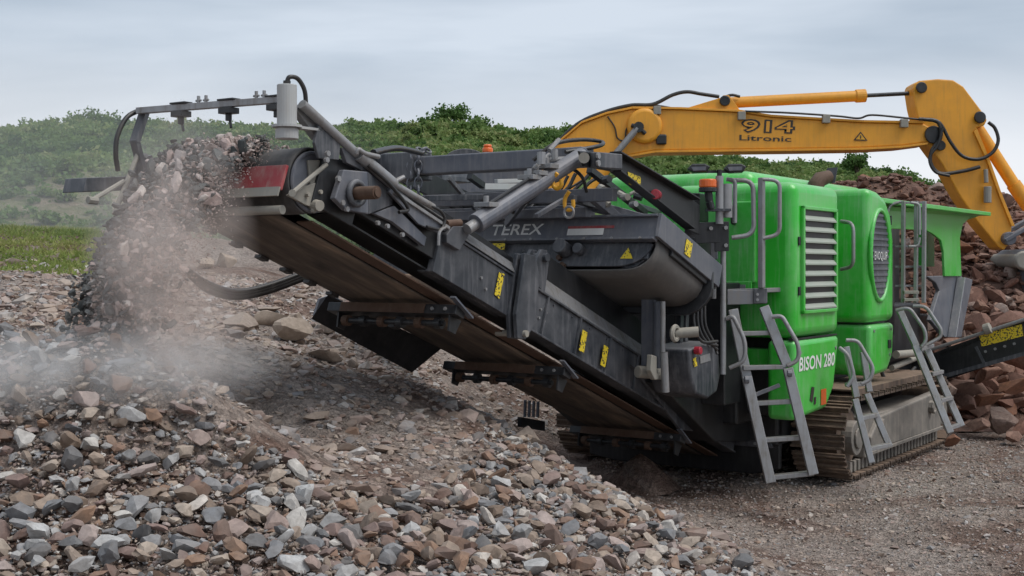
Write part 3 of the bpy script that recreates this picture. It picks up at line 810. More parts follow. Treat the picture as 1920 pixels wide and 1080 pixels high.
m = MB(); m.prism([(-3.5, 2.35, 2.66), (-3.1, 2.35, 2.70), (-1.7, 2.35, 2.35), (-1.7, 2.35, 2.15), (-3.1, 2.35, 2.52), (-3.5, 2.35, 2.55)], (0, 0.03, 0)); m.build('gantry_arm', 'black', K, 0.004)
m = MB(); b0, b1 = U(745, 303, -3.15), U(1098, 292, -3.15); m.box(-3.22, -3.06, 0.62, 2.40, 2.515, 2.645); gb = m.build('gantry_beam', 'grey_steel', K, 0.01)
m = MB(); m.box(-3.26, -3.02, 2.02, 2.42, 2.48, 2.68); m.build('beam_end', 'charcoal', gb, 0.01)
# lower crossbar frame carrying the magnet
m = MB(); m.box(-2.85, -2.78, 0.6, 2.6, 2.30, 2.39); m.bar((-2.80, 0.80, 2.34), (-2.3, 0.75, 2.12), 0.05, 0.06); m.bar((-2.80, 1.15, 2.37), (-2.15, 0.72, 2.19), 0.05, 0.08)
m.bar((-2.9, 1.25, 2.36), (-2.75, 1.55, 2.16), 0.03, 0.05); m.box(-2.7, -2.6, 0.9, 2.6, 2.20, 2.27); m.box(-2.5, -2.4, 1.0, 2.8, 2.16, 2.30)
m.build('magnet_cradle', 'grey_steel', K, 0.004)
m = MB(); m.box(-2.2, -1.6, 1.5, 2.6, 1.9, 2.45); m.build('jaw_housing', 'black', K, 0.02)
def chain(p, q, n, r=0.026, rr=0.0085, name='chain', mat='grey_steel', parent=K):
    p, q = Vector(p), Vector(q)
    for k in range(n):
        c = p.lerp(q, (k + 0.5) / n)
        m = MB()
        d = (q - p).normalized(); s = d.orthogonal().normalized()
        if k % 2: s = d.cross(s)
        L_ = (q - p).length / n * 0.72
        path = []
        for i in range(12):
            an = 2 * math.pi * i / 12
            path.append(c + s * math.cos(an) * r + d * math.sin(an) * L_)
        m.tube(path + [path[0]], rr, 6)
        m.build(name, mat, parent, smooth=60)
for vv in (1.98, 2.05):
    chain((-3.24, vv, 2.66), (-3.24, vv, 2.30), 6, name='chain_link', parent=gb)
chain((-3.24, 1.98, 2.69), (-3.06, 2.02, 2.70), 3, name='chain_link', parent=gb)
for p, h_ in ((V(1067, 385, 0.62), 0.09), (V(1045, 345, 0.62), 0.07), (Vector((-3.22, 2.12, 2.33)), 0.07)):
    m = MB(); m.tube(curve([p + UP * h_, p + UP * h_ * .5 + VY * .03, p - UP * .01 + VY * .03, p - UP * .03, p - UP * .01 - VY * .03, p + UP * h_ * .4 - VY * .03], 5), 0.014, 8); m.build('lifting_hook', 'hook_yellow', gb, smooth=60)
p = V(1067, 398, 0.55); m = MB(); m.ring(p, UX, 0.036, 0.009, 16, 6); m.build('shackle', 'galv', gb, smooth=60)
# pipework on top of the gantry
m = MB()
m.tube(curve([V(1000, 300, .9), V(1040, 270, .8), V(1090, 262, .75), V(1128, 266, .7), V(1122, 274, .6), V(1060, 285, .7)], 6), 0.014, 8)
m.build('gantry_hose', 'hose', gb, smooth=60); m = MB()
m.tube(curve([V(700, 286, 1.2), V(745, 278, 1.6), V(790, 287, 1.9)], 6), 0.02, 8)
m.build('gantry_hose', 'hose', gb, smooth=60); m = MB()
m.tube(curve([V(1035, 330, .9), V(1060, 312, .8), V(1090, 330, .7), V(1100, 360, .7)], 6), 0.012, 8)
m.build('gantry_hose', 'hose', gb, smooth=60)
m = MB()
for q1, q2 in (((1020, 300), (1090, 296)), ((1030, 282), (1048, 262)), ((1000, 318), (1030, 290)), ((1060, 300), (1078, 282))):
    m.cyl(V(*q1, .7), V(*q2, .7), 0.016, 8)
m.cyl(V(1015, 308, .65), V(1015, 285, .65), 0.028, 8); m.cyl(V(1040, 300, .65), V(1040, 280, .65), 0.022, 8)
m.build('hydraulic_fitting', 'galv', gb, smooth=40)

# --- overband magnet, tilted like the conveyor, belt running across
MF = Vector((-2.60, 0.37, 2.20))
def G(a, b, n): return MF + CA * a + VY * b + CN * n            # a down the conveyor, b across, n normal
def gbox(m, a0, a1, b0, b1, n0, n1): return m.hexa(G(a0, b0, n0), CA * (a1 - a0), VY * (b1 - b0), CN * (n1 - n0))
m = MB(); gbox(m, 0.05, 0.97, 0.06, 1.95, -0.30, -0.15); mg = m.build('magnet_body', 'charcoal', K, 0.01)
m = MB()
gbox(m, 0, 0.035, 0, 2.0, -0.17, 0.0); gbox(m, -0.035, 0.035, 0.0, 2.0, -0.012, 0.006); gbox(m, -0.035, 0.03, 0.0, 2.0, -0.182, -0.166)
m.build('magnet_frame', 'grey_steel', mg, 0.003)
m = MB(); gbox(m, -0.02, 1.02, -0.03, 0.0, -0.16, 0.012); gbox(m, 0, 1.0, 0.0, 0.05, -0.01, 0.006); m.build('magnet_frame', 'grey_steel', mg, 0.004)
m = MB(); gbox(m, 1.0, 1.03, 0, 2.0, -0.17, 0.0); m.build('magnet_frame', 'charcoal', mg, 0.004)
m = MB()
pr = [G(0.06, 0.04, -0.19), G(0.06, 1.96, -0.19), G(0.06, 1.96, -0.355), G(0.06, 0.30, -0.355)]
for k in range(1, 7):
    an = R(15 * k); pr.append(G(0.06, 0.30 - 0.26 * math.sin(an), -0.19 - 0.165 * math.cos(an)))
m.prism(pr, -CA * 0.02); m.build('magnet_guard', 'charcoal', mg, 0.003)
m = MB()
rows = []
prof = [(1.9, -0.37), (1.3, -0.375), (0.8, -0.38), (0.35, -0.375)] + [(0.22 - 0.20 * math.sin(R(k * 15)), -0.20 - 0.172 * math.cos(R(k * 15))) for k in range(0, 11)]
for b, nn in prof: rows.append([G(a, b, nn) for a in np.linspace(0.06, 0.84, 5)])
m.sheet(rows); m.build('magnet_belt', 'magnet_rubber', mg, smooth=60, solid=0.012)
m = MB(); m.cyl(G(0.07, 0.22, -0.20), G(0.90, 0.22, -0.20), 0.158, 24); m.build('magnet_roller', 'charcoal', mg, smooth=40)
m = MB()
pr = [G(0.87, -0.02, -0.02), G(0.87, 1.9, -0.02), G(0.87, 1.9, -0.42), G(0.87, 0.16, -0.43)] + [G(0.87, 0.16 - 0.21 * math.sin(R(k * 18)), -0.22 - 0.21 * math.cos(R(k * 18))) for k in range(1, 6)]
m.prism(pr, CA * 0.03); m.build('roller_cheek', 'black', mg, 0.006)
m = MB(); gbox(m, 0.25, 0.85, -0.01, 0.04, -0.20, -0.16); m.build('magnet_side', 'black', mg, 0.006)
m = MB(); m.cyl(G(0.03, 0.72, -0.24), G(-0.08, 0.72, -0.24), 0.055, 20); m.cyl(G(0.03, 0.60, -0.24), G(-0.03, 0.60, -0.24), 0.04, 14); m.build('bearing', 'charcoal', mg, 0.006)
m = MB(); m.cyl(G(0.03, 0.72, -0.36), G(0.0, 0.72, -0.36), 0.025, 8); m.cyl(G(0.03, 0.76, -0.30), G(0.0, 0.76, -0.30), 0.02, 8); m.build('tension_nut', 'rusty', mg)
decal('warning_label', [G(0.04, 0.27, -0.30), G(0.04, 0.17, -0.30), G(0.04, 0.22, -0.22)], 'warning_print', mg, -CA * 0.004)
decal('warning_label', [G(0.0, 1.42, -0.24), G(0.0, 1.24, -0.24), G(0.0, 1.24, -0.19), G(0.0, 1.42, -0.19)], 'warning_print', mg, -CA * 0.004)
decal('warning_label', [G(0.38, -0.03, -0.13), G(0.48, -0.03, -0.13), G(0.48, -0.03, -0.02), G(0.38, -0.03, -0.02)], 'warning_print', mg)
decal('printed_band', [G(0, 0.72, -0.135), G(0, 0.42, -0.135), G(0, 0.42, -0.085), G(0, 0.72, -0.085)], 'white_print', mg, -CA * 0.003)
decal('printed_band', [G(0, 0.72, -0.085), G(0, 0.34, -0.085), G(0, 0.34, -0.065), G(0, 0.72, -0.065)], 'red', mg, -CA * 0.003)
lettering('maker_lettering', 'TEREX', G(0, 1.40, -0.125), -VY, CN, 0.46, 0.085, 'white_print', mg, 0.004, 0.15, .012)

# --- hoods
HV = 0.10
m = MB(); m.box(-0.81, 0.21, HV, 1.2, 1.275, 2.53); hood = m.build('engine_hood', 'green', K, 0.085, seg=5)
m = MB(); m.prism([(-0.81, HV, 0.62), (-0.1, HV, 0.66), (0.08, HV, 0.82), (0.21, HV, 1.26), (-0.81, HV, 1.26)], (0, 0.24, 0)); low = m.build('lower_door', 'green', K, 0.045, seg=4)
m = MB(); m.box(-0.55, 0.15, 0.36, 1.22, 0.62, 1.27); m.build('side_box', 'black', K, 0.02)
m = MB(); m.box(-0.70, -0.56, 0.36, 0.80, 1.02, 1.18); m.build('cross_member', 'green', K, 0.01)
m = MB(); m.box(-0.45, 2.4, 0.62, 2.05, 2.0, 2.66); m.build('roof_cowl', 'green', K, 0.09, seg=5)
m = MB(); m.box(-0.85, -0.80, 0.42, 0.74, 1.72, 2.38); door = m.build('service_door', 'green', hood, 0.012)
m = MB(); m.tube(rounded([(-0.85, .60, 2.34), (-0.90, .60, 2.34), (-0.90, .60, 2.20), (-0.85, .60, 2.20)], .03), 0.012, 8); m.build('door_handle', 'black', hood, smooth=60)
m = MB(); m.box(-0.855, -0.84, 0.45, 0.80, 1.62, 1.73); m.build('plate_holder', 'green', hood, 0.004)
m = MB(); m.box(-0.862, -0.857, 0.5, 0.58, 1.665, 1.705); m.build('small_plate', 'galv', hood)
for k in range(8):          # slanted vent slots
    b = 0.70 + (k % 4) * 0.07; zz_ = 1.30 + (k // 4) * 0.15
    m = MB(); m.hexa((-0.8142, b + .06, zz_ + .14), (-0.002, 0, 0), (0, -.10, -.10), (0, 0, .028)); m.build('vent_slot', 'black_print', hood)
# louvres on the side face
m = MB(); m.box(-0.655, 0.055, HV - 0.004, HV + 0.03, 1.50, 2.31); lv = m.build('louvre_shade_plate', 'black', hood)  # black plate proud of the hood stands for the shade behind the slats
m = MB()
for x0, x1, z0, z1 in ((-0.69, -0.655, 1.47, 2.34), (0.055, 0.09, 1.47, 2.34)): m.box(x0, x1, HV - 0.03, HV - 0.001, z0, z1)
m.box(-0.69, 0.09, HV - 0.03, HV - 0.001, 2.31, 2.34); m.box(-0.69, 0.09, HV - 0.03, HV - 0.001, 1.47, 1.50)
m.build('louvre_surround', 'green', hood, 0.006)
for k in range(9):
    z0 = 1.505 + k * 0.0895
    m = MB(); m.hexa((-0.652, HV - 0.03, z0), (0.704, 0, 0), (0, 0.028, 0.034), (0, 0, 0.012)); m.build('louvre_slat', 'louvre', hood)
lettering('model_lettering', 'BISON 280', Vector((-0.735, HV, 1.01)), UX, UP, 0.80, 0.115, 'white_print', low, 0.005, 0.12, .02)
decal('warning_label', [(-0.25, HV, .70), (-0.13, HV, .70), (-0.13, HV, .83), (-0.25, HV, .83)], 'lamp_orange', low)
decal('black_mark', [(-0.50, HV, .76), (-0.44, HV, .74), (-0.40, HV, .86), (-0.46, HV, .87)], 'black_print', low)
decal('black_mark', [(-0.41, HV, .72), (-0.37, HV, .72), (-0.36, HV, .78), (-0.40, HV, .78)], 'black_print', low)
# exhaust stub on the hood
m = MB(); p = V(1530, 346, .55); m.tube([p - UP * .08, p + UP * .0, p + Vector((.05, -.02, .05)), p + Vector((.16, -.06, .08))], [.075, .075, .072, .06], 16); ex = m.build('exhaust', 'rusty', K, smooth=50)
m = MB(); q = p + Vector((.16, -.06, .08)); m.prism([q + Vector((.0, -.06, -.06)), q + Vector((.0, .06, -.06)), q + Vector((.10, .05, .09)), q + Vector((.10, -.05, .09))], (0.008, 0, 0)); m.build('rain_flap', 'black', ex)
# fan housing further back
m = MB(); m.prism([(0.98, HV, 1.335), (1.70, HV, 1.335), (1.70, HV, 2.10), (1.62, HV, 2.35), (1.45, HV, 2.50), (1.25, HV, 2.55), (0.98, HV, 2.57)], (0, 1.1, 0)); fan = m.build('fan_housing', 'green', K, 0.07, seg=5)
m = MB(); m.prism([(1.02, HV, 0.92), (1.10, HV, 0.84), (1.50, HV, 0.86), (1.66, HV, 1.0), (1.70, HV, 1.315), (1.02, HV, 1.315)], (0, 0.7, 0)); m.build('lower_panel', 'green', fan, 0.045, seg=4)
ell = [(1.26 + 0.245 * math.cos(t), HV, 1.955 + 0.40 * math.sin(t)) for t in np.linspace(0, 2 * math.pi, 40, endpoint=False)]
m = MB(); m.prism(ell, (0, -0.004, 0)); gr = m.build('fan_grille', 'charcoal', fan)
m = MB(); m.tube([Vector(p) for p in [(1.26 + 0.262 * math.cos(t), HV - .004, 1.955 + 0.42 * math.sin(t)) for t in np.linspace(0, 2 * math.pi, 41)]], 0.022, 8); m.build('grille_ring', 'green', fan, smooth=60)
for k in range(14):
    zz_ = 1.60 + k * 0.055; hw = 0.24 * math.sqrt(max(0.01, 1 - ((zz_ - 1.955) / 0.40) ** 2))
    m = MB(); m.box(1.26 - hw, 1.26 + hw, HV - 0.012, HV - 0.006, zz_, zz_ + 0.022); m.build('grille_bar', 'grey_steel', fan)
lettering('grille_lettering', 'EVOQUIP', Vector((1.08, HV - 0.012, 1.90)), UX, UP, 0.36, 0.09, 'white_print', fan, 0.004)
m = MB(); m.box(1.2, 3.0, 0.5, 1.6, 1.1, 2.1); m.build('jaw_box', 'black', K, 0.03)
m = MB(); m.tube(rounded([V(1577, 415, .25), V(1600, 418, .1), V(1600, 500, .1), V(1577, 505, .25)], .08), 0.017, 8); m.build('grab_handle', 'galv', K, smooth=60)

# --- chassis and undercarriage
m = MB(); m.box(-0.75, 4.6, 0.62, 2.3, 0.55, 1.30); m.box(-0.2, 3.3, 0.5, 2.4, 0.32, 0.62); m.build('chassis', 'black', K, 0.02)
m = MB(); m.prism([(-1.9, 0.75, 0.98), (-0.7, 0.75, 1.0), (0.4, 0.75, .40), (0.2, 0.75, .30), (-0.9, 0.75, .42)], (0, 1.3, 0)); m.build('conveyor_cradle', 'black', K, 0.01)
m = MB(); m.prism([(-2.1, .86, 1.12), (-0.4, .86, .62), (-0.3, .86, .40), (-1.3, .86, .55)], (0, 0.03, 0)); m.build('cradle_cheek', 'charcoal', K, 0.006)
def track(v0, near):
    v1 = v0 + 0.47; r_ = 0.315; ua, ub = 0.37, 2.98; wc = 0.365
    m = MB(); m.box(ua + .25, ub - .1, v0 + 0.02, v1 - 0.08, 0.16, 0.52)
    fr_ = m.build('track_frame', 'track_plate', K, 0.012)
    path = []
    L1 = ub - ua; tot = 2 * L1 + 2 * math.pi * r_; nsh = 44
    shoe = MB(); shoe.box(-0.066, 0.066, 0, 0.47, 0.0, 0.016); shoe.box(-0.060, -0.042, 0, 0.47, 0.016, 0.045); shoe.box(0.0, 0.014, 0, 0.47, 0.016, 0.036); shoe.box(0.042, 0.054, 0, 0.47, 0.016, 0.036)
    me = None
    for k in range(nsh):
        s = tot * k / nsh
        if s < L1: u, w_, an = ua + s, wc - r_, math.pi
        elif s < L1 + math.pi * r_:
            t = (s - L1) / r_; u, w_, an = ub + r_ * math.sin(t), wc - r_ * math.cos(t), math.pi - t
        elif s < 2 * L1 + math.pi * r_: u, w_, an = ub - (s - L1 - math.pi * r_), wc + r_, 0
        else:
            t = (s - 2 * L1 - math.pi * r_) / r_; u, w_, an = ua - r_ * math.sin(t), wc + r_ * math.cos(t), -t
        if me is None:
            o = shoe.build('track_shoe', 'track_mud', fr_, 0.003); me = o.data
        else:
            o = bpy.data.objects.new('track_shoe', me); COL.objects.link(o); o.parent = fr_
        o.location = (u, v0, w_); o.rotation_euler = (0, an, 0)
    # chain links inside the shoes
    for k in range(26):
        u = ua + 0.02 + k * (L1 - .04) / 25
        m = MB(); m.box(u - 0.028, u + 0.028, v0 + 0.06, v0 + 0.11, 0.055, 0.15); m.build('track_link', 'track_plate', fr_, 0.006)
    for uu, nm in ((ua, 'idler_wheel'), (ub, 'drive_sprocket')):
        m = MB(); m.cyl((uu, v0 + 0.10, wc), (uu, v1 - 0.1, wc), r_ - 0.06, 24); wh = m.build(nm, 'track_mud', fr_, smooth=40)
        m = MB(); m.cyl((uu, v0 + 0.0, wc), (uu, v0 + 0.10, wc), 0.15, 20); m.cyl((uu, v0 - 0.02, wc), (uu, v0, wc), 0.09, 16); m.build('wheel_hub', 'track_plate', wh, 0.008)
    if near:
        m = MB(); m.prism([(ua + .32, v0 - .02, .22), (ub - .15, v0 - .02, .20), (ub - .05, v0 - .02, .50), (ub - .25, v0 - .02, .58), (ua + .55, v0 - .02, .50), (ua + .30, v0 - .02, .34)], (0, 0.10, 0)); cv = m.build('track_cover', 'track_plate', fr_, 0.014)
        m = MB(); m.cyl((2.45, v0 - .06, .45), (2.45, v0 - .02, .45), 0.065, 8); m.ring((2.45, v0 - .06, .45), VY, 0.055, 0.014, 8); m.cyl((.95, v0 - .05, .42), (.95, v0 - .02, .42), 0.06, 8); m.build('cover_boss', 'track_plate', cv)
        m = MB(); m.box(0.45, 2.9, v0 + 0.06, v1 + .1, 0.755, 0.775); m.box(0.45, 2.9, v0 + .05, v0 + .07, 0.70, 0.775); m.build('track_guard', 'track_mud', fr_, 0.006)
        m = MB(); m.box(ua + .3, ub - .1, v0 - .03, v0 + .05, .185, .215); m.build('cover_rail', 'track_plate', cv, .004)
track(0.0, True)
track(2.40, False)

# --- dark service bay between conveyor and hood
m = MB(); m.box(-1.15, -0.84, 0.55, 1.6, 0.75, 1.72); m.build('service_bay', 'black', K, 0.01)
m = MB(); p = V(1328, 700, .45); m.prism([V(1292, 655, .45), V(1346, 640, .45), V(1352, 700, .45), V(1345, 735, .45), V(1328, 748, .45), V(1306, 740, .45), V(1296, 710, .45)], (0.0, 0.35, 0)); tank = m.build('oil_tank', 'charcoal', K, 0.02, seg=3)
decal('warning_label', [V(1298, 672, .45), V(1304, 670, .45), V(1306, 686, .45), V(1300, 688, .45)], 'warning_print', tank, (0, -0.005, 0))
decal('rating_plate', [V(1311, 668, .45), V(1330, 662, .45), V(1331, 676, .45), V(1312, 682, .45)], 'galv', tank, (0, -0.005, 0))
m = MB(); p = V(1303, 657, .44); m.cyl(p, p - VY * .05, 0.03, 14); m.build('stop_button', 'lamp_red', tank, 0.005)
m = MB(); m.cyl(V(1236, 565, .62), V(1236, 690, .62), 0.045, 16); m.box(*(lambda p: (p.x - .05, p.x + .02, p.y - .04, p.y + .08, p.z, p.z + .5))(V(1226, 688, .70))); jk = m.build('support_jack', 'grey_steel', K, 0.004)
m = MB(); m.cyl(V(1243, 565, .56), V(1243, 660, .56), 0.018, 10); m.cyl(V(1245, 660, .56), V(1248, 735, .56), 0.028, 10); m.build('jack_rod', 'galv', jk, smooth=40)
m = MB(); m.cyl(V(1195, 697, .75), V(1245, 700, .65), 0.045, 14); m.prism([V(1222, 665, .6), V(1232, 668, .6), V(1232, 700, .6), V(1245, 712, .6), V(1228, 712, .6), V(1220, 695, .6)], (0, .04, 0)); m.build('jack_foot', 'dusty_steel', jk, 0.006)
m = MB(); m.cyl(V(1266, 625, .5), V(1310, 622, .35), 0.038, 14); m.ring(V(1266, 625, .48), VY, 0.05, 0.018, 14); m.build('tow_pin', 'dusty_steel', K, smooth=50)
for k in range(4):
    m = MB(); dx = k * 7
    m.tube(curve([V(1300 + dx, 565, .5), V(1302 + dx, 610, .48), V(1316 + dx, 640, .44), V(1345, 640 + k * 8, .4)], 5), 0.012, 8); m.build('hydraulic_hose', 'hose', K, smooth=60)
m = MB()
for q1, q2 in (((1275, 560), (1272, 680)), ((1285, 575), (1282, 640)), ((1312, 560), (1316, 600)), ((1340, 520), (1336, 560))):
    m = MB(); m.bar(V(*q1, .7), V(*q2, .7), 0.05, 0.05); m.build('bay_post', 'charcoal', K, 0.004)
m = MB(); m.prism([V(1296, 445, .55), V(1334, 445, .55), V(1334, 560, .55), V(1296, 560, .55)], (0, .3, 0)); m.build('valve_block', 'black', K, .01)

# --- platform, mast with lamps
PY = 10.02
m = MB(); m.hexa(D(1364, 542, PY), D(1436, 540, PY) - D(1364, 542, PY), loc(0.3, 10.4, 0) - loc(0, 10, 0), (0, 0, -0.035)); pl = m.build('service_platform', 'grating', K, 0.004)
m = MB(); m.hexa(D(1364, 545, PY - .012), D(1437, 543, PY - .012) - D(1364, 545, PY - .012), loc(0, 10.012, 0) - loc(0, 10, 0), (0, 0, -0.11)); m.build('platform_edge', 'grating', pl, .003)
m = MB(); m.hexa(D(1413, 541, PY - .03), D(1439, 540, PY - .03) - D(1413, 541, PY - .03), loc(0, 10.014, 0) - loc(0, 10, 0), (0, 0, -0.12)); gp = m.build('gusset_plate', 'charcoal', pl, .006)
ny = loc(0, -1, 0) - loc(0, 0, 0)
add_bolts([D(1420, 552, PY - .032), D(1420, 562, PY - .032)], ny, gp, .012, .01)
m = MB(); m.hexa(D(1284, 418, 9.7), D(1367, 415, 9.75) - D(1284, 418, 9.7), loc(0, 10.02, 0) - loc(0, 10, 0), (0, 0, -0.16)); 
m.hexa(D(1340, 425, 9.74), D(1367, 424, 9.74) - D(1340, 425, 9.74), loc(0, 10.014, 0) - loc(0, 10, 0), (0, 0, -0.19)); bk = m.build('mast_mount', 'black', K, .004)
add_bolts([D(1333, 428, 9.70), D(1361, 427, 9.72), D(1361, 460, 9.72)], ny, bk, .016, .012)
m = MB(); m.hexa(D(1281, 362, 9.9), D(1312, 362, 9.9) - D(1281, 362, 9.9), loc(.1, 10.2, 0) - loc(0, 10, 0), (0, 0, -0.22)); m.build('control_box', 'black', K, .006)
m = MB(); m.hexa(D(1296, 450, 9.95), D(1346, 448, 9.95) - D(1296, 450, 9.95), loc(0, 10.2, 0) - loc(0, 10, 0), (0, 0, -0.16)); m.build('junction_box', 'grey_steel', K, .006)
m = MB(); m.cyl(D(1349, 330, 9.72), D(1349, 420, 9.72), 0.030, 14); m.cyl(D(1362, 345, 9.8), D(1362, 408, 9.8), 0.045, 14); mast = m.build('lamp_mast', 'galv', K, smooth=40)
m = MB(); m.hexa(D(1326, 391, 9.68), D(1371, 391, 9.68) - D(1326, 391, 9.68), loc(0, 10.1, 0) - loc(0, 10, 0), (0, 0, -0.02)); m.build('mast_shelf', 'charcoal', mast)
m = MB(); m.cyl(D(1327, 352, 9.68), D(1327, 336, 9.68), 0.066, 20); bc = m.build('beacon', 'lamp_orange', mast, .01)
m = MB(); m.cyl(D(1327, 360, 9.68), D(1327, 352, 9.68), 0.068, 20); m.cyl(D(1330, 378, 9.68), D(1328, 360, 9.68), 0.03, 12); m.cyl(D(1330, 378, 9.68), D(1334, 392, 9.68), 0.03, 12); m.build('beacon_base', 'black', bc, .004)
for x0, x1, ya in ((1288, 1332, 9.7), (1356, 1400, 9.8)):
    m = MB()
    a_, b_ = D(x0, 320, ya), D(x1, 318, ya)
    mid_ = (a_ + b_) / 2
    m.prism([D(x0, 317, ya), D(x0 + 10, 307, ya), D(x1 - 10, 307, ya), D(x1, 312, ya), D(x1 - 6, 322, ya), D(x0 + 12, 323, ya)], loc(.02, 10.16, 0) - loc(0, 10, 0)); wl = m.build('work_lamp', 'black', mast, .008)
    m = MB(); m.prism([D(x0 + 8, 313, ya - .004), D(x1 - 8, 312, ya - .004), D(x1 - 9, 319, ya - .004), D(x0 + 12, 320, ya - .004)], loc(0, 10.003, 0) - loc(0, 10, 0)); m.build('lamp_lens', 'grey_steel', wl)
m = MB(); m.bar(D(1325, 322, 9.78), D(1375, 322, 9.85), .02, .02); m.cyl(D(1349, 330, 9.76), D(1349, 318, 9.76), .02, 8); m.build('lamp_bracket', 'black', mast)
# handrails beside the platform
def rail(name, pts, r=0.019, rad=.10, parent=K, mat='galv'):
    m = MB(); m.tube(rounded([D(*q) for q in pts], rad, 5), r, 10); return m.build(name, mat, parent, smooth=60)
rail('handrail', [(1370, 338, 10.0), (1412, 338, 10.0), (1414, 440, 10.0), (1372, 446, 10.0)], .019)
rail('handrail', [(1362, 336, 9.98), (1378, 338, 9.98), (1378, 418, 9.98)], .017)
rail('handrail', [(1429, 336, 9.98), (1462, 338, 9.98), (1462, 440, 9.98), (1430, 447, 9.98)], .016)
m = MB(); m.bar(D(1428, 333, 10.0), D(1428, 540, 10.0), .055, .045, (0, 1, 0)); m.build('handrail_post', 'galv', K, .008)
m = MB(); m.cyl(D(1356, 470, 9.85), D(1356, 702, 9.80), .022, 12); m.build('handrail_post', 'galv', K, smooth=40)
m = MB(); m.cyl(D(1338, 505, 9.9), D(1338, 560, 9.9), .02, 12); m.build('handrail_post', 'galv', K, smooth=40)

# --- ladders
def ladder(rails, rungs, hoops, label=None, ch=0.075, th=0.022, rr=0.017):
    """rails: two poly-lines of (px,py,depth); rungs: pairs of ends"""
    m = MB(); (p, q) = rails[0][0], rails[0][1]
    dd = loc(0, 10.06, 0) - loc(0, 10, 0)
    first = None
    for k, rl in enumerate(rails):
        for a, b in zip(rl[:-1], rl[1:]):
            m = MB(); m.bar(D(*a), D(*b), ch, th * 2.2, dd)
            o = m.build('ladder_rail', 'galv', K if first is None else first, .005)
            if first is None:
                o.name = 'ladder'; first = o
    for a, b in rungs:
        m = MB(); pa, pb_ = D(*a), D(*b); m.hexa(pa - UP * .018 , pb_ - pa, dd * 1.2, UP * .034); m.build('ladder_rung', 'galv', first, .004)
    for h in hoops:
        m = MB(); m.tube(rounded([D(*q_) for q_ in h], .08, 5), rr, 10); m.build('ladder_hoop', 'galv', first, smooth=60)
    return first
lad = ladder([[(1374, 580, 9.92), (1402, 716, 9.85)], [(1432, 575, 9.92), (1477, 688, 9.82)], [(1400, 706, 9.80), (1445, 905, 9.72)], [(1477, 690, 9.78), (1525, 890, 9.68)]],
       [((1376, 626, 9.88), (1450, 624, 9.88)), ((1394, 690, 9.80), (1474, 688, 9.80)), ((1412, 757, 9.78), (1491, 753, 9.76)), ((1430, 826, 9.74), (1508, 821, 9.72)), ((1449, 896, 9.72), (1527, 888, 9.69))],
       [[(1362, 598, 9.8), (1374, 592, 9.78), (1398, 640, 9.75), (1396, 678, 9.75), (1368, 690, 9.78)], [(1447, 594, 9.85), (1466, 592, 9.83), (1498, 648, 9.78), (1497, 676, 9.78), (1476, 686, 9.78)]])
m = MB(); m.bar(D(1412, 742, 9.8), D(1462, 722, 9.78), .02, .03); m.cyl(D(1396, 712, 9.76), D(1404, 712, 9.76), .03, 8); m.cyl(D(1476, 700, 9.76), D(1484, 700, 9.76), .03, 8); m.build('ladder_stay', 'grey_steel', lad, .003)
ladder([[(1586, 650, 10.55), (1606, 745, 10.5)], [(1603, 748, 10.45), (1634, 868, 10.35)], [(1625, 738, 10.7), (1668, 838, 10.6)], [(1618, 660, 10.75), (1630, 735, 10.7)]],
       [((1588, 722, 10.5), (1622, 720, 10.65)), ((1611, 786, 10.45), (1648, 778, 10.6)), ((1634, 842, 10.4), (1672, 834, 10.58))],
       [[(1574, 652, 10.5), (1590, 665, 10.45), (1602, 705, 10.45), (1588, 725, 10.45)], [(1586, 638, 10.6), (1608, 638, 10.6), (1638, 690, 10.55), (1632, 712, 10.55), (1615, 720, 10.55)]], ch=.05)
ladder([[(1685, 578, 12.1), (1718, 650, 12.0)], [(1716, 648, 11.95), (1782, 812, 11.7)], [(1738, 655, 12.2), (1803, 800, 11.95)]],
       [((1728, 655, 11.9), (1752, 648, 12.1)), ((1750, 702, 11.85), (1770, 697, 12.05)), ((1766, 752, 11.8), (1788, 746, 12.0)), ((1784, 803, 11.75), (1804, 796, 11.95))],
       [[(1680, 582, 12.0), (1705, 576, 11.95), (1735, 620, 11.9), (1736, 640, 11.9), (1728, 650, 11.9)], [(1712, 574, 12.1), (1736, 574, 12.05), (1765, 618, 12.0), (1764, 632, 12.0), (1732, 650, 12.0)]], ch=.06)
# folded galvanised rail cage by the hopper
cage = None
for x in (1694, 1718, 1733):
    m = MB(); m.bar(D(x, 377, 12.35), D(x - 1, 568, 12.35), .045, .035, (0, 1, 0)); o = m.build('rail_cage', 'galv', K if cage is None else cage, .005); cage = cage or o
for y in (380, 462, 500, 536):
    m = MB(); m.bar(D(1678, y, 12.4), D(1736, y, 12.4), .02, .02); m.build('cage_bar', 'galv', cage, .003)
for y in (548, 562):
    m = MB(); m.bar(D(1694, y, 12.28), D(1722, y, 12.28), .05, .03); m.build('cage_bar', 'dusty_steel', cage, .003)
m = MB(); m.tube(rounded([D(1664, 400, 12.4), D(1668, 384, 12.4), D(1690, 378, 12.4)], .05), .014, 8); m.tube(rounded([D(1704, 462, 12.3), D(1722, 462, 12.3), D(1724, 445, 12.3)], .05), .014, 8)
m.tube(rounded([D(1708, 380, 12.3), D(1724, 382, 12.3), D(1724, 440, 12.3)], .05), .014, 8); m.build('cage_hoop', 'galv', cage, smooth=60)

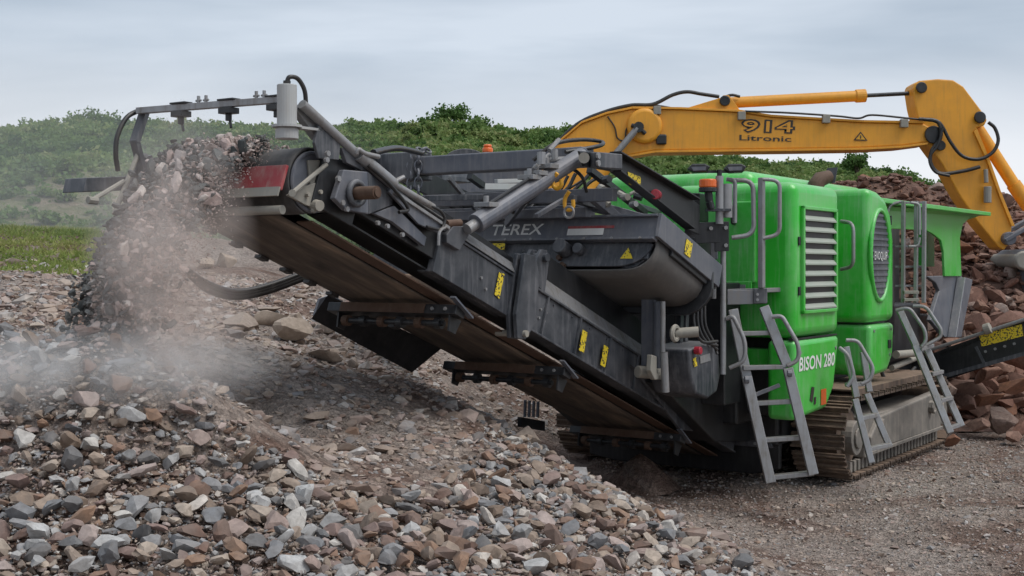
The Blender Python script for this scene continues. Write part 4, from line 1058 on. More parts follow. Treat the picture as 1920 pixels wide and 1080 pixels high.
# --- feed hopper wing and legs
m = MB()
outl = [(1640, 374), (1738, 386), (1854, 399), (1824, 404), (1806, 420), (1800, 446), (1803, 518), (1772, 518), (1770, 473), (1765, 451), (1752, 440), (1738, 432), (1700, 430), (1640, 428)]
m.prism([V(x, y, .34) for x, y in outl], (0, .03, 0)); hp_ = m.build('hopper_wing', 'green', K, .006)
m = MB()
top = [V(1640, 369, .16), V(1738, 383, .16), V(1858, 398, .16)]
m.prism([top[0], top[2], top[2] + Vector((-.05, .5, .02)), top[0] + Vector((0, .5, .02))], (0, 0, -.045)); m.build('wing_lip', 'green', hp_, .006)
m = MB(); m.prism([V(1640, 385, .30), V(1845, 402, .30), V(1815, 412, .40), V(1640, 432, .55)], (0, .02, 0)); m.build('wing_flap', 'green', hp_)
m = MB(); m.prism([V(1738, 400, .6), V(1752, 400, .6), V(1752, 500, .6), V(1738, 500, .6)], (0, .1, 0)); m.build('wing_stay', 'green', hp_, .004)
m = MB(); m.box(2.3, 4.6, 0.95, 2.3, 1.4, 2.42); m.build('feed_hopper', 'charcoal', K, .02)
m = MB(); m.prism([V(1738, 518, .36), V(1803, 516, .36), V(1808, 524, .36), V(1786, 632, .30), V(1772, 632, .30), V(1745, 600, .36), V(1762, 545, .36), V(1755, 530, .36)], (0, .05, 0)); 
m.prism([V(1794, 520, .36), V(1808, 524, .36), V(1786, 632, .30), V(1776, 632, .30)], (0, -.10, 0)); m.build('hopper_leg', 'grey_steel', K, .008)
m = MB(); m.box(2.6, 3.9, 0.5, 1.5, .85, 1.45); m.build('feeder_box', 'black', K, .02)
m = MB(); m.tube(curve([V(1650, 690, .3), V(1665, 720, .25), V(1690, 715, .25), V(1715, 690, .3)], 5), .02, 8); m.build('hydraulic_hose', 'hose', K, smooth=60)
m = MB(); m.cyl(V(1680, 665, .3), V(1715, 662, .3), .04, 12); m.cyl(V(1672, 690, .35), V(1720, 670, .35), .03, 12); m.build('hydraulic_motor', 'dusty_steel', K, smooth=50)
# natural-fines side conveyor reaching out to the right
def SC(px, py): return U(px, py, 3.95)
m = MB()
m.prism([SC(1690, 688), SC(1780, 650), SC(1990, 578), SC(1990, 642), SC(1800, 698), SC(1700, 735)], (.06, 0, 0)); sidec = m.build('side_conveyor', 'black', K, .006)
m = MB(); m.prism([SC(1690, 690) + UX * .5, SC(1990, 575) + UX * .5, SC(1990, 640) + UX * .5, SC(1700, 735) + UX * .5], (.06, 0, 0)); m.build('far_rail', 'black', sidec)
m = MB(); m.prism([SC(1700, 680), SC(1990, 575), SC(1990, 583), SC(1700, 690)], (.55, 0, 0)); m.build('side_belt', 'rubber', sidec)
m = MB(); m.cyl(SC(1720, 664) - UX * .04, SC(1990, 577) - UX * .04, .02, 10); m.build('side_tube', 'galv', sidec, smooth=40)
m = MB(); m.cyl(SC(1848, 618) - UX * .06, SC(1860, 614) - UX * .06, .06, 14); m.build('tube_joint', 'dusty_steel', sidec, .006)
m = MB(); m.prism([SC(1760, 704), SC(1960, 648), SC(1960, 656), SC(1760, 712)], (-.03, 0, 0)); m.build('lower_flange', 'charcoal', sidec)
decal('warning_label', [SC(1836, 628), SC(1916, 608), SC(1919, 630), SC(1841, 650)], 'warning_print', sidec, (-0.006, 0, 0))
add_bolts([SC(x, 672 - (x - 1800) * .27) for x in (1848, 1866, 1884, 1902)], (-1, 0, 0), sidec, .016, .012)
m = MB(); m.bar(SC(1830, 650), SC(1846, 682), .03, .03); m.build('side_gusset', 'charcoal', sidec)
# round cover behind the beam
m = MB(); c_ = Vector((-2.2, 2.75, 2.55)); m.prism([c_ + Vector((0, .2 * math.cos(t), .2 * math.sin(t))) for t in np.linspace(0, math.pi, 16)], (.4, 0, 0)); m.build('flywheel_guard', 'charcoal', K, .008)
# hanging finger screen below the far side
for k in range(4):
    m = MB(); m.bar(V(985 + k * 8, 750 + k * 1, 2.0), V(984 + k * 8, 782, 2.0), .018, .018, (0, 1, 0)); m.build('drop_finger', 'grey_steel', K)
m = MB(); m.hexa(V(978, 782, 2.0), V(1022, 790, 2.0) - V(978, 782, 2.0), (0, .04, 0), (0, 0, -.08)); m.build('finger_bar', 'black', K)

# --- small hardware and clutter
r9 = random.Random(90)
for k in range(9):      # hoses running up the gantry and along the frame
    x0 = 905 + k * 14; vv = .95 + .12 * k
    m = MB(); m.tube(curve([V(x0, 402 - k, vv), V(x0 + 30, 385 - k * 3, vv + r9.uniform(-.05, .05)), V(x0 + 62, 378 + r9.uniform(-10, 8), vv), V(x0 + 100, 352 + r9.uniform(-8, 8), vv - .1), V(x0 + 118, 330 + r9.uniform(-8, 12), vv - .15)], 5), r9.choice((.009, .012, .015)), 7)
    m.build('hydraulic_hose', 'hose', K, smooth=60)
for q1, q2, vv, wd, mt in (((842, 335), (900, 402), 1.9, .03, 'charcoal'), ((872, 333), (872, 372), 2.1, .035, 'grey_steel'), ((800, 372), (1060, 366), 1.7, .04, 'charcoal'), ((905, 402), (985, 372), 1.3, .03, 'grey_steel'), ((1060, 372), (1005, 405), 1.0, .03, 'grey_steel'),
        ((1070, 372), (1190, 405), .9, .05, 'charcoal'), ((1130, 330), (1130, 402), .9, .05, 'black'), ((1105, 318), (1210, 400), 1.2, .05, 'black'), ((1180, 380), (1250, 404), 1.5, .04, 'grey_steel'), ((905, 350), (1000, 350), 2.3, .05, 'white_grey'), ((880, 330), (905, 348), 2.3, .05, 'black'), ((930, 340), (1010, 338), 2.4, .035, 'white_grey')):
    m = MB(); m.bar(V(*q1, vv), V(*q2, vv), wd, wd); m.build('brace', mt, K, .003)
for k in range(10):
    p = V(1120 + r9.uniform(0, 70), 335 + r9.uniform(0, 55), .8 + r9.uniform(0, .3)); m = MB(); m.cyl(p, p + Vector((r9.uniform(-.05, .05), -.06, r9.uniform(-.05, .05))), r9.uniform(.012, .03), 8); m.build('hydraulic_fitting', r9.choice(('galv', 'dusty_steel', 'black')), K, smooth=40)
add_bolts([G(-.035, b, -.174) for b in np.linspace(.1, 1.9, 9)], -CA, mg, .010, .01)
add_bolts([G(0.05, b, -.235) for b in (.9, 1.1, 1.3)], -CA, mg, .012, .01)
for a in np.linspace(2.4, 5.2, 12):
    add_bolts([C(a, VR - .012, .13)], (0, -1, 0), fr, .008, .008, 'charcoal')
for a in (2.30, 2.75, 3.2, 3.65, 4.1):
    m = MB(); cbox(m, a, a + .015, VR - .028, VR - .012, -.11, .155); m.build('frame_rib', 'charcoal', fr)
# hood hardware: seams, latches, hinges
for z_ in (1.62, 2.02):
    m = MB(); m.box(-.745, -.715, HV - .012, HV, z_, z_ + .07); m.build('hood_latch', 'black', hood, .003)
m = MB(); m.box(-.8, .2, HV + .02, HV + .06, 1.262, 1.274); m.build('hood_seam', 'black', hood)
for z_ in (1.45, 2.25):
    m = MB(); m.cyl((1.735, HV + .05, z_), (1.735, HV + .05, z_ + .09), .014, 8); m.build('housing_hinge', 'black', fan)
for x_, z_ in ((-.70, 1.16), (.10, 1.16), (-.70, .74)):
    m = MB(); m.cyl((x_, HV - .008, z_), (x_, HV + .002, z_), .014, 10); m.build('panel_screw', 'galv', low)
for x_, z_ in ((1.10, 1.26), (1.60, 1.26), (1.56, 1.02)):
    m = MB(); m.cyl((x_, HV - .008, z_), (x_, HV + .002, z_), .014, 10); m.build('panel_screw', 'galv', fan)
m = MB(); m.box(1.50, 1.58, HV - .012, HV, 1.08, 1.16); m.build('panel_latch', 'black', fan, .004)

m = MB(); m.prism([(-.16, .50, .62), (-.16, 2.38, .62), (-.16, 2.38, .10), (-.16, 2.1, .06), (-.16, .75, .06), (-.16, .50, .12)], (.06, 0, 0)); ap = m.build('belly_shade_plate', 'black', K, .008)  # added black plate stands for the shade below the machine, behind the bolted bar
m = MB(); m.box(-.20, -.16, .55, 2.3, .30, .36); m.build('apron_bar', 'charcoal', ap, .004)
add_bolts([(-.20, b, .33) for b in np.linspace(.7, 2.2, 7)], (-1, 0, 0), ap, .014, .012)

# ------------------------------------------------------------------ the excavator behind the crusher
YE = 17.5
XB = DW(985, 420, YE)
exc = empty('excavator', (XB.x - 0.9, YE, 1.15))
tag(exc, 'orange-yellow excavator behind the crusher with its boom reaching right to the rock heap', 'excavator')
EO = Vector(exc.location)
def E_(px, py, dy=0.0): return DW(px, py, YE) * ((YE + dy) / YE) * 1.0 - EO if False else Vector(((px - CX) / F * YE, YE + dy, EYE + (HZ - py) / F * YE)) - EO
TK = Vector((0, 0.44, 0))
def plate(pl_, dy, th): 
    m = MB(); m.prism([E_(x, y, dy) for x, y in pl_], (0, th, 0)); return m
boom_o = [(985, 425), (1000, 330), (1034, 281), (1089, 235), (1135, 218), (1183, 208), (1272, 209), (1382, 214), (1440, 223), (1609, 233), (1722, 235), (1740, 245), (1743, 262), (1729, 270), (1683, 276), (1609, 280), (1480, 282), (1224, 285), (1173, 294), (1110, 325), (1040, 400), (1010, 435)]
bo = plate(boom_o, -0.22, 0.44).build('boom', 'yellow', exc, .02)
m = MB()   # top and bottom flange plates stand proud of the web
tp = boom_o[1:11]
for (x0, y0), (x1, y1) in zip(tp[:-1], tp[1:]): m.hexa(E_(x0, y0, -.25), E_(x1, y1, -.25) - E_(x0, y0, -.25), (0, .5, 0), (0, 0, .03))
m.build('boom_flange', 'yellow', bo, .004)
m = MB(); bt = boom_o[13:20]
for (x0, y0), (x1, y1) in zip(bt[:-1], bt[1:]): m.hexa(E_(x0, y0, -.25), E_(x1, y1, -.25) - E_(x0, y0, -.25), (0, .5, 0), (0, 0, -.03))
m.build('boom_flange', 'yellow', bo, .004)
lug = [(1276, 208), (1346, 187), (1352, 182), (1362, 182), (1370, 192), (1384, 212)]
for dy in (-.20, .12): plate(lug, dy, .06).build('cylinder_lug', 'yellow', bo, .006)
m = MB(); m.cyl(E_(1354, 193, -.24), E_(1354, 193, .24), .05, 16); m.ring(E_(1354, 193, -.23), (0, 1, 0), .055, .018, 16); m.build('lug_pin', 'black', bo, smooth=40)
m = MB(); m.cyl(E_(1205, 240, -.30), E_(1205, 240, -.2), .24, 24); m.build('pivot_boss', 'yellow', bo, .05, seg=4)
m = MB(); m.cyl(E_(1192, 244, -.42), E_(1192, 244, -.25), .07, 14); m.tube([E_(1180, 240, -.33), E_(1192, 244, -.36), E_(1205, 255, -.33)], .03, 8); m.build('boom_pin', 'black', bo, smooth=40)
m = MB(); m.cyl(E_(1190, 246, -.38), E_(1140, 305, -.38), .045, 14); m.build('boom_ram_rod', 'galv', exc, smooth=40)
m = MB(); m.cyl(E_(1140, 305, -.38), E_(1060, 430, -.38), .085, 16); m.build('boom_ram', 'yellow', exc, smooth=40)
m = MB()
m.cyl(E_(1362, 193), E_(1610, 180), .075, 20); acyl = m.build('arm_ram', 'yellow', exc, smooth=40)
m = MB(); m.cyl(E_(1604, 180.3), E_(1623, 179.3), .09, 20); m.build('ram_gland', 'yellow', acyl, .008)
m = MB(); m.cyl(E_(1620, 179.5), E_(1706, 175), .028, 12); m.build('arm_ram_rod', 'black', acyl, smooth=40)
arm_o = [(1703, 170), (1706, 161), (1716, 155), (1750, 152), (1778, 154), (1797, 166), (1836, 218), (1841, 228), (1836, 238), (1821, 243), (1818, 252), (1841, 305), (1862, 365), (1887, 425), (1884, 455), (1872, 470), (1862, 464), (1827, 422), (1792, 372), (1757, 309), (1732, 275), (1714, 228), (1708, 203)]
ar = plate(arm_o, -.20, .40).build('arm', 'yellow', exc, .018)
m = MB(); m.prism([E_(x, y, -.24) for x, y in ((1820, 244), (1845, 305), (1866, 365), (1890, 425), (1884, 425), (1860, 365), (1839, 305), (1814, 250))], (0, .48, 0)); m.build('arm_flange', 'yellow', ar, .004)
for q, r_ in (((1717, 169), .055), ((1825, 224), .06), ((1739, 256), .10), ((1752, 276), .05)):
    m = MB(); m.cyl(E_(*q, -.27), E_(*q, .27), r_, 18); m.ring(E_(*q, -.25), (0, 1, 0), r_, .022, 18); m.build('pivot_pin', 'black', ar, smooth=40)
m = MB(); m.cyl(E_(1832, 240), E_(1900, 345), .085, 18); m.cyl(E_(1900, 345), E_(1930, 388), .10, 18); bcyl = m.build('bucket_ram', 'yellow', exc, smooth=40)
m = MB(); m.cyl(E_(1930, 388), E_(1960, 432), .035, 12); m.build('bucket_ram_rod', 'galv', bcyl, smooth=40)
m = MB(); m.bar(E_(1868, 452, -.26), E_(1950, 405, -.26), .05, .16, (0, 1, 0)); m.bar(E_(1868, 452, .22), E_(1950, 405, .22), .05, .16, (0, 1, 0)); m.cyl(E_(1878, 448, -.3), E_(1878, 448, .3), .09, 16); lk = m.build('tipping_link', 'grey_steel', exc, .01)
m = MB(); m.prism([E_(x, y, -.42) for x, y in ((1884, 480), (1900, 468), (1975, 470), (2010, 520), (2000, 590), (1950, 610), (1900, 560), (1905, 505))], (0, .84, 0)); bk_ = m.build('bucket', 'grey_steel', exc, .02)
m = MB(); m.cyl(E_(1894, 489, -.5), E_(1894, 489, .5), .10, 18); m.ring(E_(1894, 489, -.46), (0, 1, 0), .09, .04, 18); m.build('bucket_pin', 'dusty_steel', bk_, smooth=40)
# hoses
def hose(pts, r=.022, dy=-.27, par=None):
    m = MB(); m.tube(curve([E_(x, y, dy) for x, y in pts], 6), r, 8); m.build('hydraulic_hose', 'hose', par or exc, smooth=60)
hose([(1030, 285), (1080, 236), (1130, 213), (1180, 200), (1222, 198), (1258, 181), (1285, 175), (1312, 179), (1345, 184)], .026, -.15)
hose([(1040, 280), (1095, 230), (1150, 208), (1215, 199), (1262, 205), (1290, 212)], .02, -.05)
hose([(1385, 183), (1370, 180), (1356, 184)], .02, -.1)
hose([(1390, 213), (1470, 216), (1560, 222), (1600, 226), (1625, 220), (1690, 226), (1720, 229)], .014, -.27)
hose([(1710, 228), (1738, 230), (1752, 240), (1768, 270), (1790, 296), (1820, 302), (1845, 290), (1856, 268), (1850, 245), (1838, 234)], .024, -.30)
hose([(1716, 228), (1745, 234), (1750, 262), (1734, 285), (1732, 310), (1750, 328), (1790, 324), (1822, 316)], .026, -.30)
hose([(1752, 245), (1744, 275), (1728, 300), (1738, 325), (1765, 333)], .02, -.33)
hose([(1137, 222), (1150, 242), (1155, 262), (1168, 266), (1172, 245), (1185, 240)], .010, -.235)
for q in ((1228, 212), (1384, 222), (1540, 228), (1684, 236)):
    m = MB(); m.box(*(lambda p: (p.x - .05, p.x + .05, -.30, -.22, p.z - .05, p.z + .06))(E_(*q))); m.build('hose_clamp', 'dusty_steel', bo, .006)
m = MB(); p = E_(1236, 265, -.3); m.box(p.x - .07, p.x + .07, -.28, -.22, p.z - .07, p.z + .07); m.build('boom_lamp', 'black', bo, .02)
m = MB(); m.cyl(E_(1835, 320, -.26), E_(1836, 345, -.26), .03, 10); m.cyl(E_(1838, 352, -.27), E_(1838, 382, -.27), .05, 12); m.build('pipe_union', 'dusty_steel', ar, .006)
m = MB(); m.cyl(E_(1866, 390, .15), E_(1900, 412, .15), .012, 8); m.build('link_pipe', 'galv', ar)
EX, EZ = Vector((1, 0, 0)), Vector((0, 0, 1))
tilt = (E_(1480, 250) - E_(1382, 247)).normalized()
lettering('model_number', '914', E_(1383, 252, -.222), tilt, EZ, .73, .19, 'black_print', bo, .004, .08, .065)
lettering('number_fill', '914', E_(1387, 249, -.222), tilt, EZ, .67, .145, 'yellow', bo, .008, .08, .0)
lettering('series_lettering', 'Litronic', E_(1381, 266, -.222), tilt, EZ, .70, .075, 'black_print', bo, .004, 0, .012)
m = MB(); m.prism([E_(1592, 266, -.226), E_(1618, 267, -.226), E_(1605, 250, -.226)], (0, -.004, 0)); wt = m.build('warning_triangle', 'black_print', bo)
m = MB(); m.prism([E_(1596, 264.5, -.231), E_(1614, 265, -.231), E_(1605, 253.5, -.231)], (0, -.003, 0)); m.build('triangle_field', 'hook_yellow', bo)
m = MB(); m.prism([E_(1604, 263, -.235), E_(1606, 263, -.235), E_(1606, 257, -.235), E_(1604, 257, -.235)], (0, -.002, 0)); m.build('triangle_mark', 'black_print', bo)
# upper structure, mostly hidden by the crusher
p0, p1 = E_(795, 292), E_(1025, 292)
m = MB(); m.box(p0.x, p1.x, .35, 2.3, .95, E_(900, 300).z); hs = m.build('engine_house', 'grey_steel', exc, .05, seg=3)
m = MB(); m.box(E_(915, 0).x, E_(1028, 0).x, .3, 2.2, E_(900, 298).z, E_(900, 283).z); m.build('house_roof', 'white_grey', hs, .03, seg=3)
m = MB(); m.prism([E_(x, y, .3) for x, y in ((795, 300), (800, 290), (820, 300), (800, 420), (785, 420))], (0, 2.0, 0)); m.build('counterweight', 'grey_steel', exc, .03)
m = MB(); c_ = E_(870, 292, .4); m.prism([c_ + Vector((.27 * math.cos(t), 0, .135 * math.sin(t))) for t in np.linspace(0, math.pi, 18)], (0, .6, 0)); m.build('air_cowl', 'charcoal', hs, .01)
p = E_(913, 280, .5); m = MB(); m.cyl(p, p + EZ * .07, .075, 18); m.cyl(p + EZ * .07, p + EZ * .115, .06, 18); be = m.build('beacon', 'lamp_orange', hs, .02, seg=3)
m = MB(); m.cyl(p - EZ * .05, p, .08, 18); m.build('beacon_base', 'white_grey', be)
m = MB(); m.box(-1.2, 1.5, .2, 2.2, .55, .95); m.build('turntable', 'charcoal', exc, .03)
for dy in (0.0, 1.9):
    m = MB(); m.prism([(-1.5, dy, .1), (-1.2, dy, 0), (1.6, dy, 0), (1.9, dy, .1), (2.0, dy, .35), (1.7, dy, .6), (-1.3, dy, .6), (-1.6, dy, .35)], (0, .5, 0)); m.build('crawler_track', 'track_mud', exc, .03)

# ------------------------------------------------------------------ stones
def hull_rock(seed, npts=15, sq=(1, .8, .6)):
    r = random.Random(seed)
    bm = bmesh.new()
    for k in range(npts):
        v = Vector((r.gauss(0, 1), r.gauss(0, 1), r.gauss(0, 1))).normalized() * r.uniform(.82, 1.1)
        e = 0.75
        v = Vector([math.copysign(abs(c) ** e, c) for c in v])
        bm.verts.new((v.x * sq[0] * .5, v.y * sq[1] * .5, v.z * sq[2] * .5))
    h = bmesh.ops.convex_hull(bm, input=bm.verts)
    bmesh.ops.delete(bm, geom=[g for g in h['geom_interior'] if isinstance(g, bmesh.types.BMVert)], context='VERTS')
    bmesh.ops.triangulate(bm, faces=bm.faces)
    bmesh.ops.recalc_face_normals(bm, faces=bm.faces)
    bm.verts.index_update()
    vs = np.array([v.co[:] for v in bm.verts]); fs = np.array([[v.index for v in f.verts] for f in bm.faces])
    bm.free()
    return vs, fs
def chunk_rock(seed, sub=3, cuts=9, sq=(1, .8, .65)):
    """icosphere shaved by random planes: broken boulder with soft edges"""
    r = random.Random(seed)
    bm = bmesh.new(); bmesh.ops.create_icosphere(bm, subdivisions=sub, radius=.62)
    vs = np.array([v.co[:] for v in bm.verts]); fs = np.array([[v.index for v in f.verts] for f in bm.faces]); bm.free()
    for k in range(cuts):
        n_ = np.array([r.gauss(0, 1) for _ in range(3)]); n_ /= np.linalg.norm(n_); d = r.uniform(.24, .44)
        t = vs @ n_ - d
        vs = vs - np.outer(np.clip(t, 0, None), n_)
    vs = vs + np.array([[r.uniform(-.004, .004) for _ in range(3)] for _ in vs])
    return vs * np.array(sq), fs
HULLS = [hull_rock(k, 12 + k % 6, (1, random.Random(k).uniform(.62, .95), random.Random(k + 99).uniform(.30, .6))) for k in range(16)]
def worn_rock(seed, sub, cuts, sq):
    vs, fs = chunk_rock(seed, sub, cuts, sq)
    r = random.Random(seed + 500)
    return vs * 0.95 + np.array([[r.gauss(0, .018) for _ in range(3)] for _ in vs]), fs
STONES = [worn_rock(200 + k, 2, 9 + k % 5, (1, random.Random(k).uniform(.62, .95), random.Random(k + 99).uniform(.34, .66))) for k in range(16)]
STONES_LO = [worn_rock(300 + k, 1 if k % 3 else 2, 8 + k % 5, (1, random.Random(k).uniform(.62, .95), random.Random(k + 99).uniform(.34, .66))) for k in range(9)]
CHUNKS = [chunk_rock(k, 3, 13 + k % 5, (1, random.Random(k).uniform(.7, .95), random.Random(k + 9).uniform(.5, .85))) for k in range(10)]
def rots(nn, flat, rg):
    """random rotations; flat=1 keeps the thin axis near vertical"""
    ax = rg.uniform(0, 2 * np.pi, nn); tl = rg.normal(0, 1, nn) * (0.38 if flat else 3.0); td = rg.uniform(0, 2 * np.pi, nn)
    out = np.zeros((nn, 3, 3))
    for i in range(nn):
        out[i] = np.array(Matrix.Rotation(tl[i], 3, Vector((math.cos(td[i]), math.sin(td[i]), 0))) @ Matrix.Rotation(ax[i], 3, 'Z'))
    return out
def merge(name, P, SZ, shapes, mat, flat=True, seed=0, attr=None):
    rg = np.random.default_rng(seed); nn = len(P); RM = rots(nn, flat, rg); vi = rg.integers(0, len(shapes), nn)
    VV, FF, AA, off = [], [], [], 0
    at = rg.uniform(0, 1, nn) if attr is None else attr
    for i in range(nn):
        vs, fs = shapes[vi[i]]
        q = (vs * SZ[i]) @ RM[i].T + P[i]
        VV.append(q); FF.append(fs + off); AA.append(np.full(len(vs), at[i])); off += len(vs)
    return fast_mesh(name, np.concatenate(VV), np.concatenate(FF), mat, np.concatenate(AA))
_mesh_cache = {}
def single(name, shape_list, k, mat, p, size, rot, label, cat, group, smooth=False):
    key = (id(shape_list), k % len(shape_list), mat)
    if key not in _mesh_cache:
        vs, fs = shape_list[k % len(shape_list)]
        o = fast_mesh(name, vs, fs, mat, smooth=smooth); _mesh_cache[key] = o.data
        if smooth: o.data.set_sharp_from_angle(angle=R(22))
    else:
        o = bpy.data.objects.new(name, _mesh_cache[key]); COL.objects.link(o)
    o.location = p; o.scale = (size,) * 3 if not hasattr(size, '__len__') else size
    o.rotation_euler = rot
    return tag(o, label, cat, group)

def scatter(x0, x1, y0, y1, nn, seed):
    rg = np.random.default_rng(seed)
    x = rg.uniform(x0, x1, nn); y = rg.uniform(y0, y1, nn); z = zground(x, y)
    return x, y, z, CX + F * x / y, HZ - F * (z - EYE) / y, rg
# clean crushed stone of the near heap
x, y, z, px, py, rg = scatter(-3.6, 2.2, 3.9, 9.3, 60000, 3)
edge_j = rg.normal(0, 14, len(px))
ok = inpoly(px + edge_j, py + edge_j, HEAP) & (px > -140) & (px < 1600) & (py < 1190)
x, y, z, px, py = x[ok], y[ok], z[ok], px[ok], py[ok]
sz = np.clip(rg.lognormal(math.log(.045), .42, len(x)), .016, .125)
# thin out overlaps: keep large first
order = np.argsort(-sz); keep = []; cells = {}
for i in order:
    cxk, cyk = int(x[i] / .1), int(y[i] / .1); bad = False
    for a in (-1, 0, 1):
        for b in (-1, 0, 1):
            for j in cells.get((cxk + a, cyk + b), ()):
                if (x[i] - x[j]) ** 2 + (y[i] - y[j]) ** 2 < (0.30 * (sz[i] + sz[j])) ** 2: bad = True; break
            if bad: break
        if bad: break
    if not bad: keep.append(i); cells.setdefault((cxk, cyk), []).append(i)
keep = np.array(keep)
x, y, z, px, py, sz = (q[keep] for q in (x, y, z, px, py, sz))
inframe = (px > 15) & (px < 1900) & (py < 1068) & (py > 560)
show = np.where(inframe, sz / y, 0)
big = np.argsort(-show)[:300]
fams = ['grey'] * 8 + ['tan'] * 9 + ['pinkish'] * 6 + ['rust_brown'] * 6 + ['pale'] * 4
LBL = {'grey': 'angular blue-grey crushed stone on the near heap', 'tan': 'tan brown crushed stone on the near heap', 'pinkish': 'pinkish crushed stone on the near heap',
       'rust_brown': 'dark rust-brown crushed stone on the near heap', 'pale': 'pale whitish crushed stone on the near heap'}
for i in big:
    fam = rng.choice(fams)
    zone = (', low' if py[i] > 960 else ', halfway up' if py[i] > 800 else ', high up') + (' on the left' if px[i] < 330 else ' left of the middle' if px[i] < 700 else ' in the middle' if px[i] < 1000 else ' at its right end')
    single('crushed_stone', STONES, rng.randrange(16), 'stone_' + fam, (x[i], y[i], z[i] + sz[i] * rng.uniform(.10, .26)), sz[i] * 1.1, (rng.gauss(0, .4), rng.gauss(0, .4), rng.uniform(0, 6.28)),
           LBL[fam] + zone, 'stone', LBL[fam].replace('stone on', 'stones on') + zone, True)
rest = np.ones(len(x), bool); rest[big] = False
P = np.stack([x, y, z - .012 + sz * npr.uniform(-.30, .24, len(x))], 1)[rest]
xf, yf, zf_, pxf, pyf, rgf = scatter(-3.4, 2.2, 4.1, 9.2, 26000, 33)      # smaller stones packed underneath
okf = inpoly(pxf, pyf, HEAP) & (pxf > -80) & (pxf < 1500) & (pyf < 1150)
P = np.concatenate([P, np.stack([xf, yf, zf_ - .022 + rgf.uniform(-.012, .014, len(xf))], 1)[okf]]); szr = np.concatenate([sz[rest] * 1.05, np.clip(rgf.lognormal(math.log(.030), .3, len(xf)), .015, .05)[okf]])
o = merge('crushed_stone_mass', P, szr, STONES_LO + HULLS[:6], 'heap_stone', True, 4)
print('heap stones', len(P))
tag(o, 'small crushed stones filling the near heap', 'stones', kind='stuff')
x, y, z, px, py, rg = scatter(-3.4, 2.2, 4.2, 9.3, 52000, 13)      # fines between the stones
ok = inpoly(px, py, HEAP) & (px > -40) & (px < 1500) & (py < 1120) & (rg.uniform(0, 1, len(px)) < .02 + .7 * (vnoise(x, y, 1.1, 81) + .5))
x, y, z = x[ok], y[ok], z[ok]; sz = np.clip(rg.lognormal(math.log(.014), .4, len(x)), .006, .03)
o = merge('heap_fines', np.stack([x, y, z - .018 + rg.uniform(0, .03, len(x))], 1), sz, [hull_rock(170 + k, 7, (1, .8, .6)) for k in range(5)], 'bank_stone', False, 14)
tag(o, 'fine chips and grit between the stones of the near heap', 'grit', kind='stuff')
# brown bank behind the heap: clods and stones
x, y, z, px, py, rg = scatter(-8, 1.6, 5.8, 16, 48000, 5)
dens = np.clip(1.25 - (y - 6) / 14, .25, 1) * (0.45 + 0.9 * (vnoise(x, y, .9, 9) + .5))
ok = ~inpoly(px, py, HEAP) & (px > -60) & (py > 480) & (z > .12) & (rg.uniform(0, 1, len(x)) < dens)
x, y, z, px, py = x[ok], y[ok], z[ok], px[ok], py[ok]
sz = np.clip(rg.lognormal(math.log(.032), .62, len(x)), .010, .20)
o = merge('bank_rubble', np.stack([x, y, z + sz * .06], 1), sz, HULLS, 'bank_stone', True, 6)
tag(o, 'brown dirty rubble strewn over the bank behind the heap', 'rubble', kind='stuff')
# fine gravel on the quarry floor to the right
x, y, z, px, py, rg = scatter(.2, 6.2, 7.3, 14, 26000, 8)
ok = ~inpoly(px, py, HEAP) & (px < 1960) & (py > 780) & (z < .35)
x, y, z = x[ok], y[ok], z[ok]
sz = np.clip(rg.lognormal(math.log(.019), .5, len(x)), .008, .10)
o = merge('floor_gravel', np.stack([x, y, z + sz * .05], 1), sz, [hull_rock(70 + k, 8, (1, .8, .55)) for k in range(6)], 'bank_stone', True, 9)
tag(o, 'fine gravel scattered on the quarry floor', 'gravel', kind='stuff')
# pale boulders half buried in the bank
for k, (bx, by, d, w_, fl, txt) in enumerate([(455, 600, 9.6, .42, .5, 'long flat tan boulder, leftmost of the row below the hoses'), (520, 620, 9.9, .30, .6, 'small boulder right of the long flat one on the bank'),
        (545, 632, 9.5, .38, .75, 'blocky tan boulder, the biggest of the row on the bank'), (612, 628, 10.4, .36, .55, 'rounded boulder on the bank right under the black skirt'), (505, 590, 10.8, .26, .5, 'flat boulder behind the row on the bank'),
        (605, 668, 9.0, .34, .5, 'half-buried boulder in front of the row on the bank'), (425, 488, 16.5, .40, .8, 'pale boulder on the crest above the hoses'), (385, 492, 16.2, .42, .6, 'flat pale boulder on the crest left of the other'),
        (305, 552, 8.2, .26, .9, 'round dark grey-green boulder below the falling stone'), (595, 760, 7.8, .22, .5, 'pale stone slab lying in the dirt left of centre'), (985, 770, 9.0, .26, .7, 'squarish brown rock by the finger bar'), (660, 690, 9.2, .2, .6, 'small buried brown rock on the bare slope')]):
    p = DW(bx, by, d)
    zz_ = float(zground(p.x, p.y)[0])
    single('boulder', CHUNKS, k, 'boulder', (p.x, p.y, zz_ + w_ * fl * .22), (w_, w_ * .8, w_ * fl), (rng.uniform(-.15, .15), rng.uniform(-.15, .15), rng.uniform(0, 3)), txt, 'boulder', 'boulders in the bank', True)
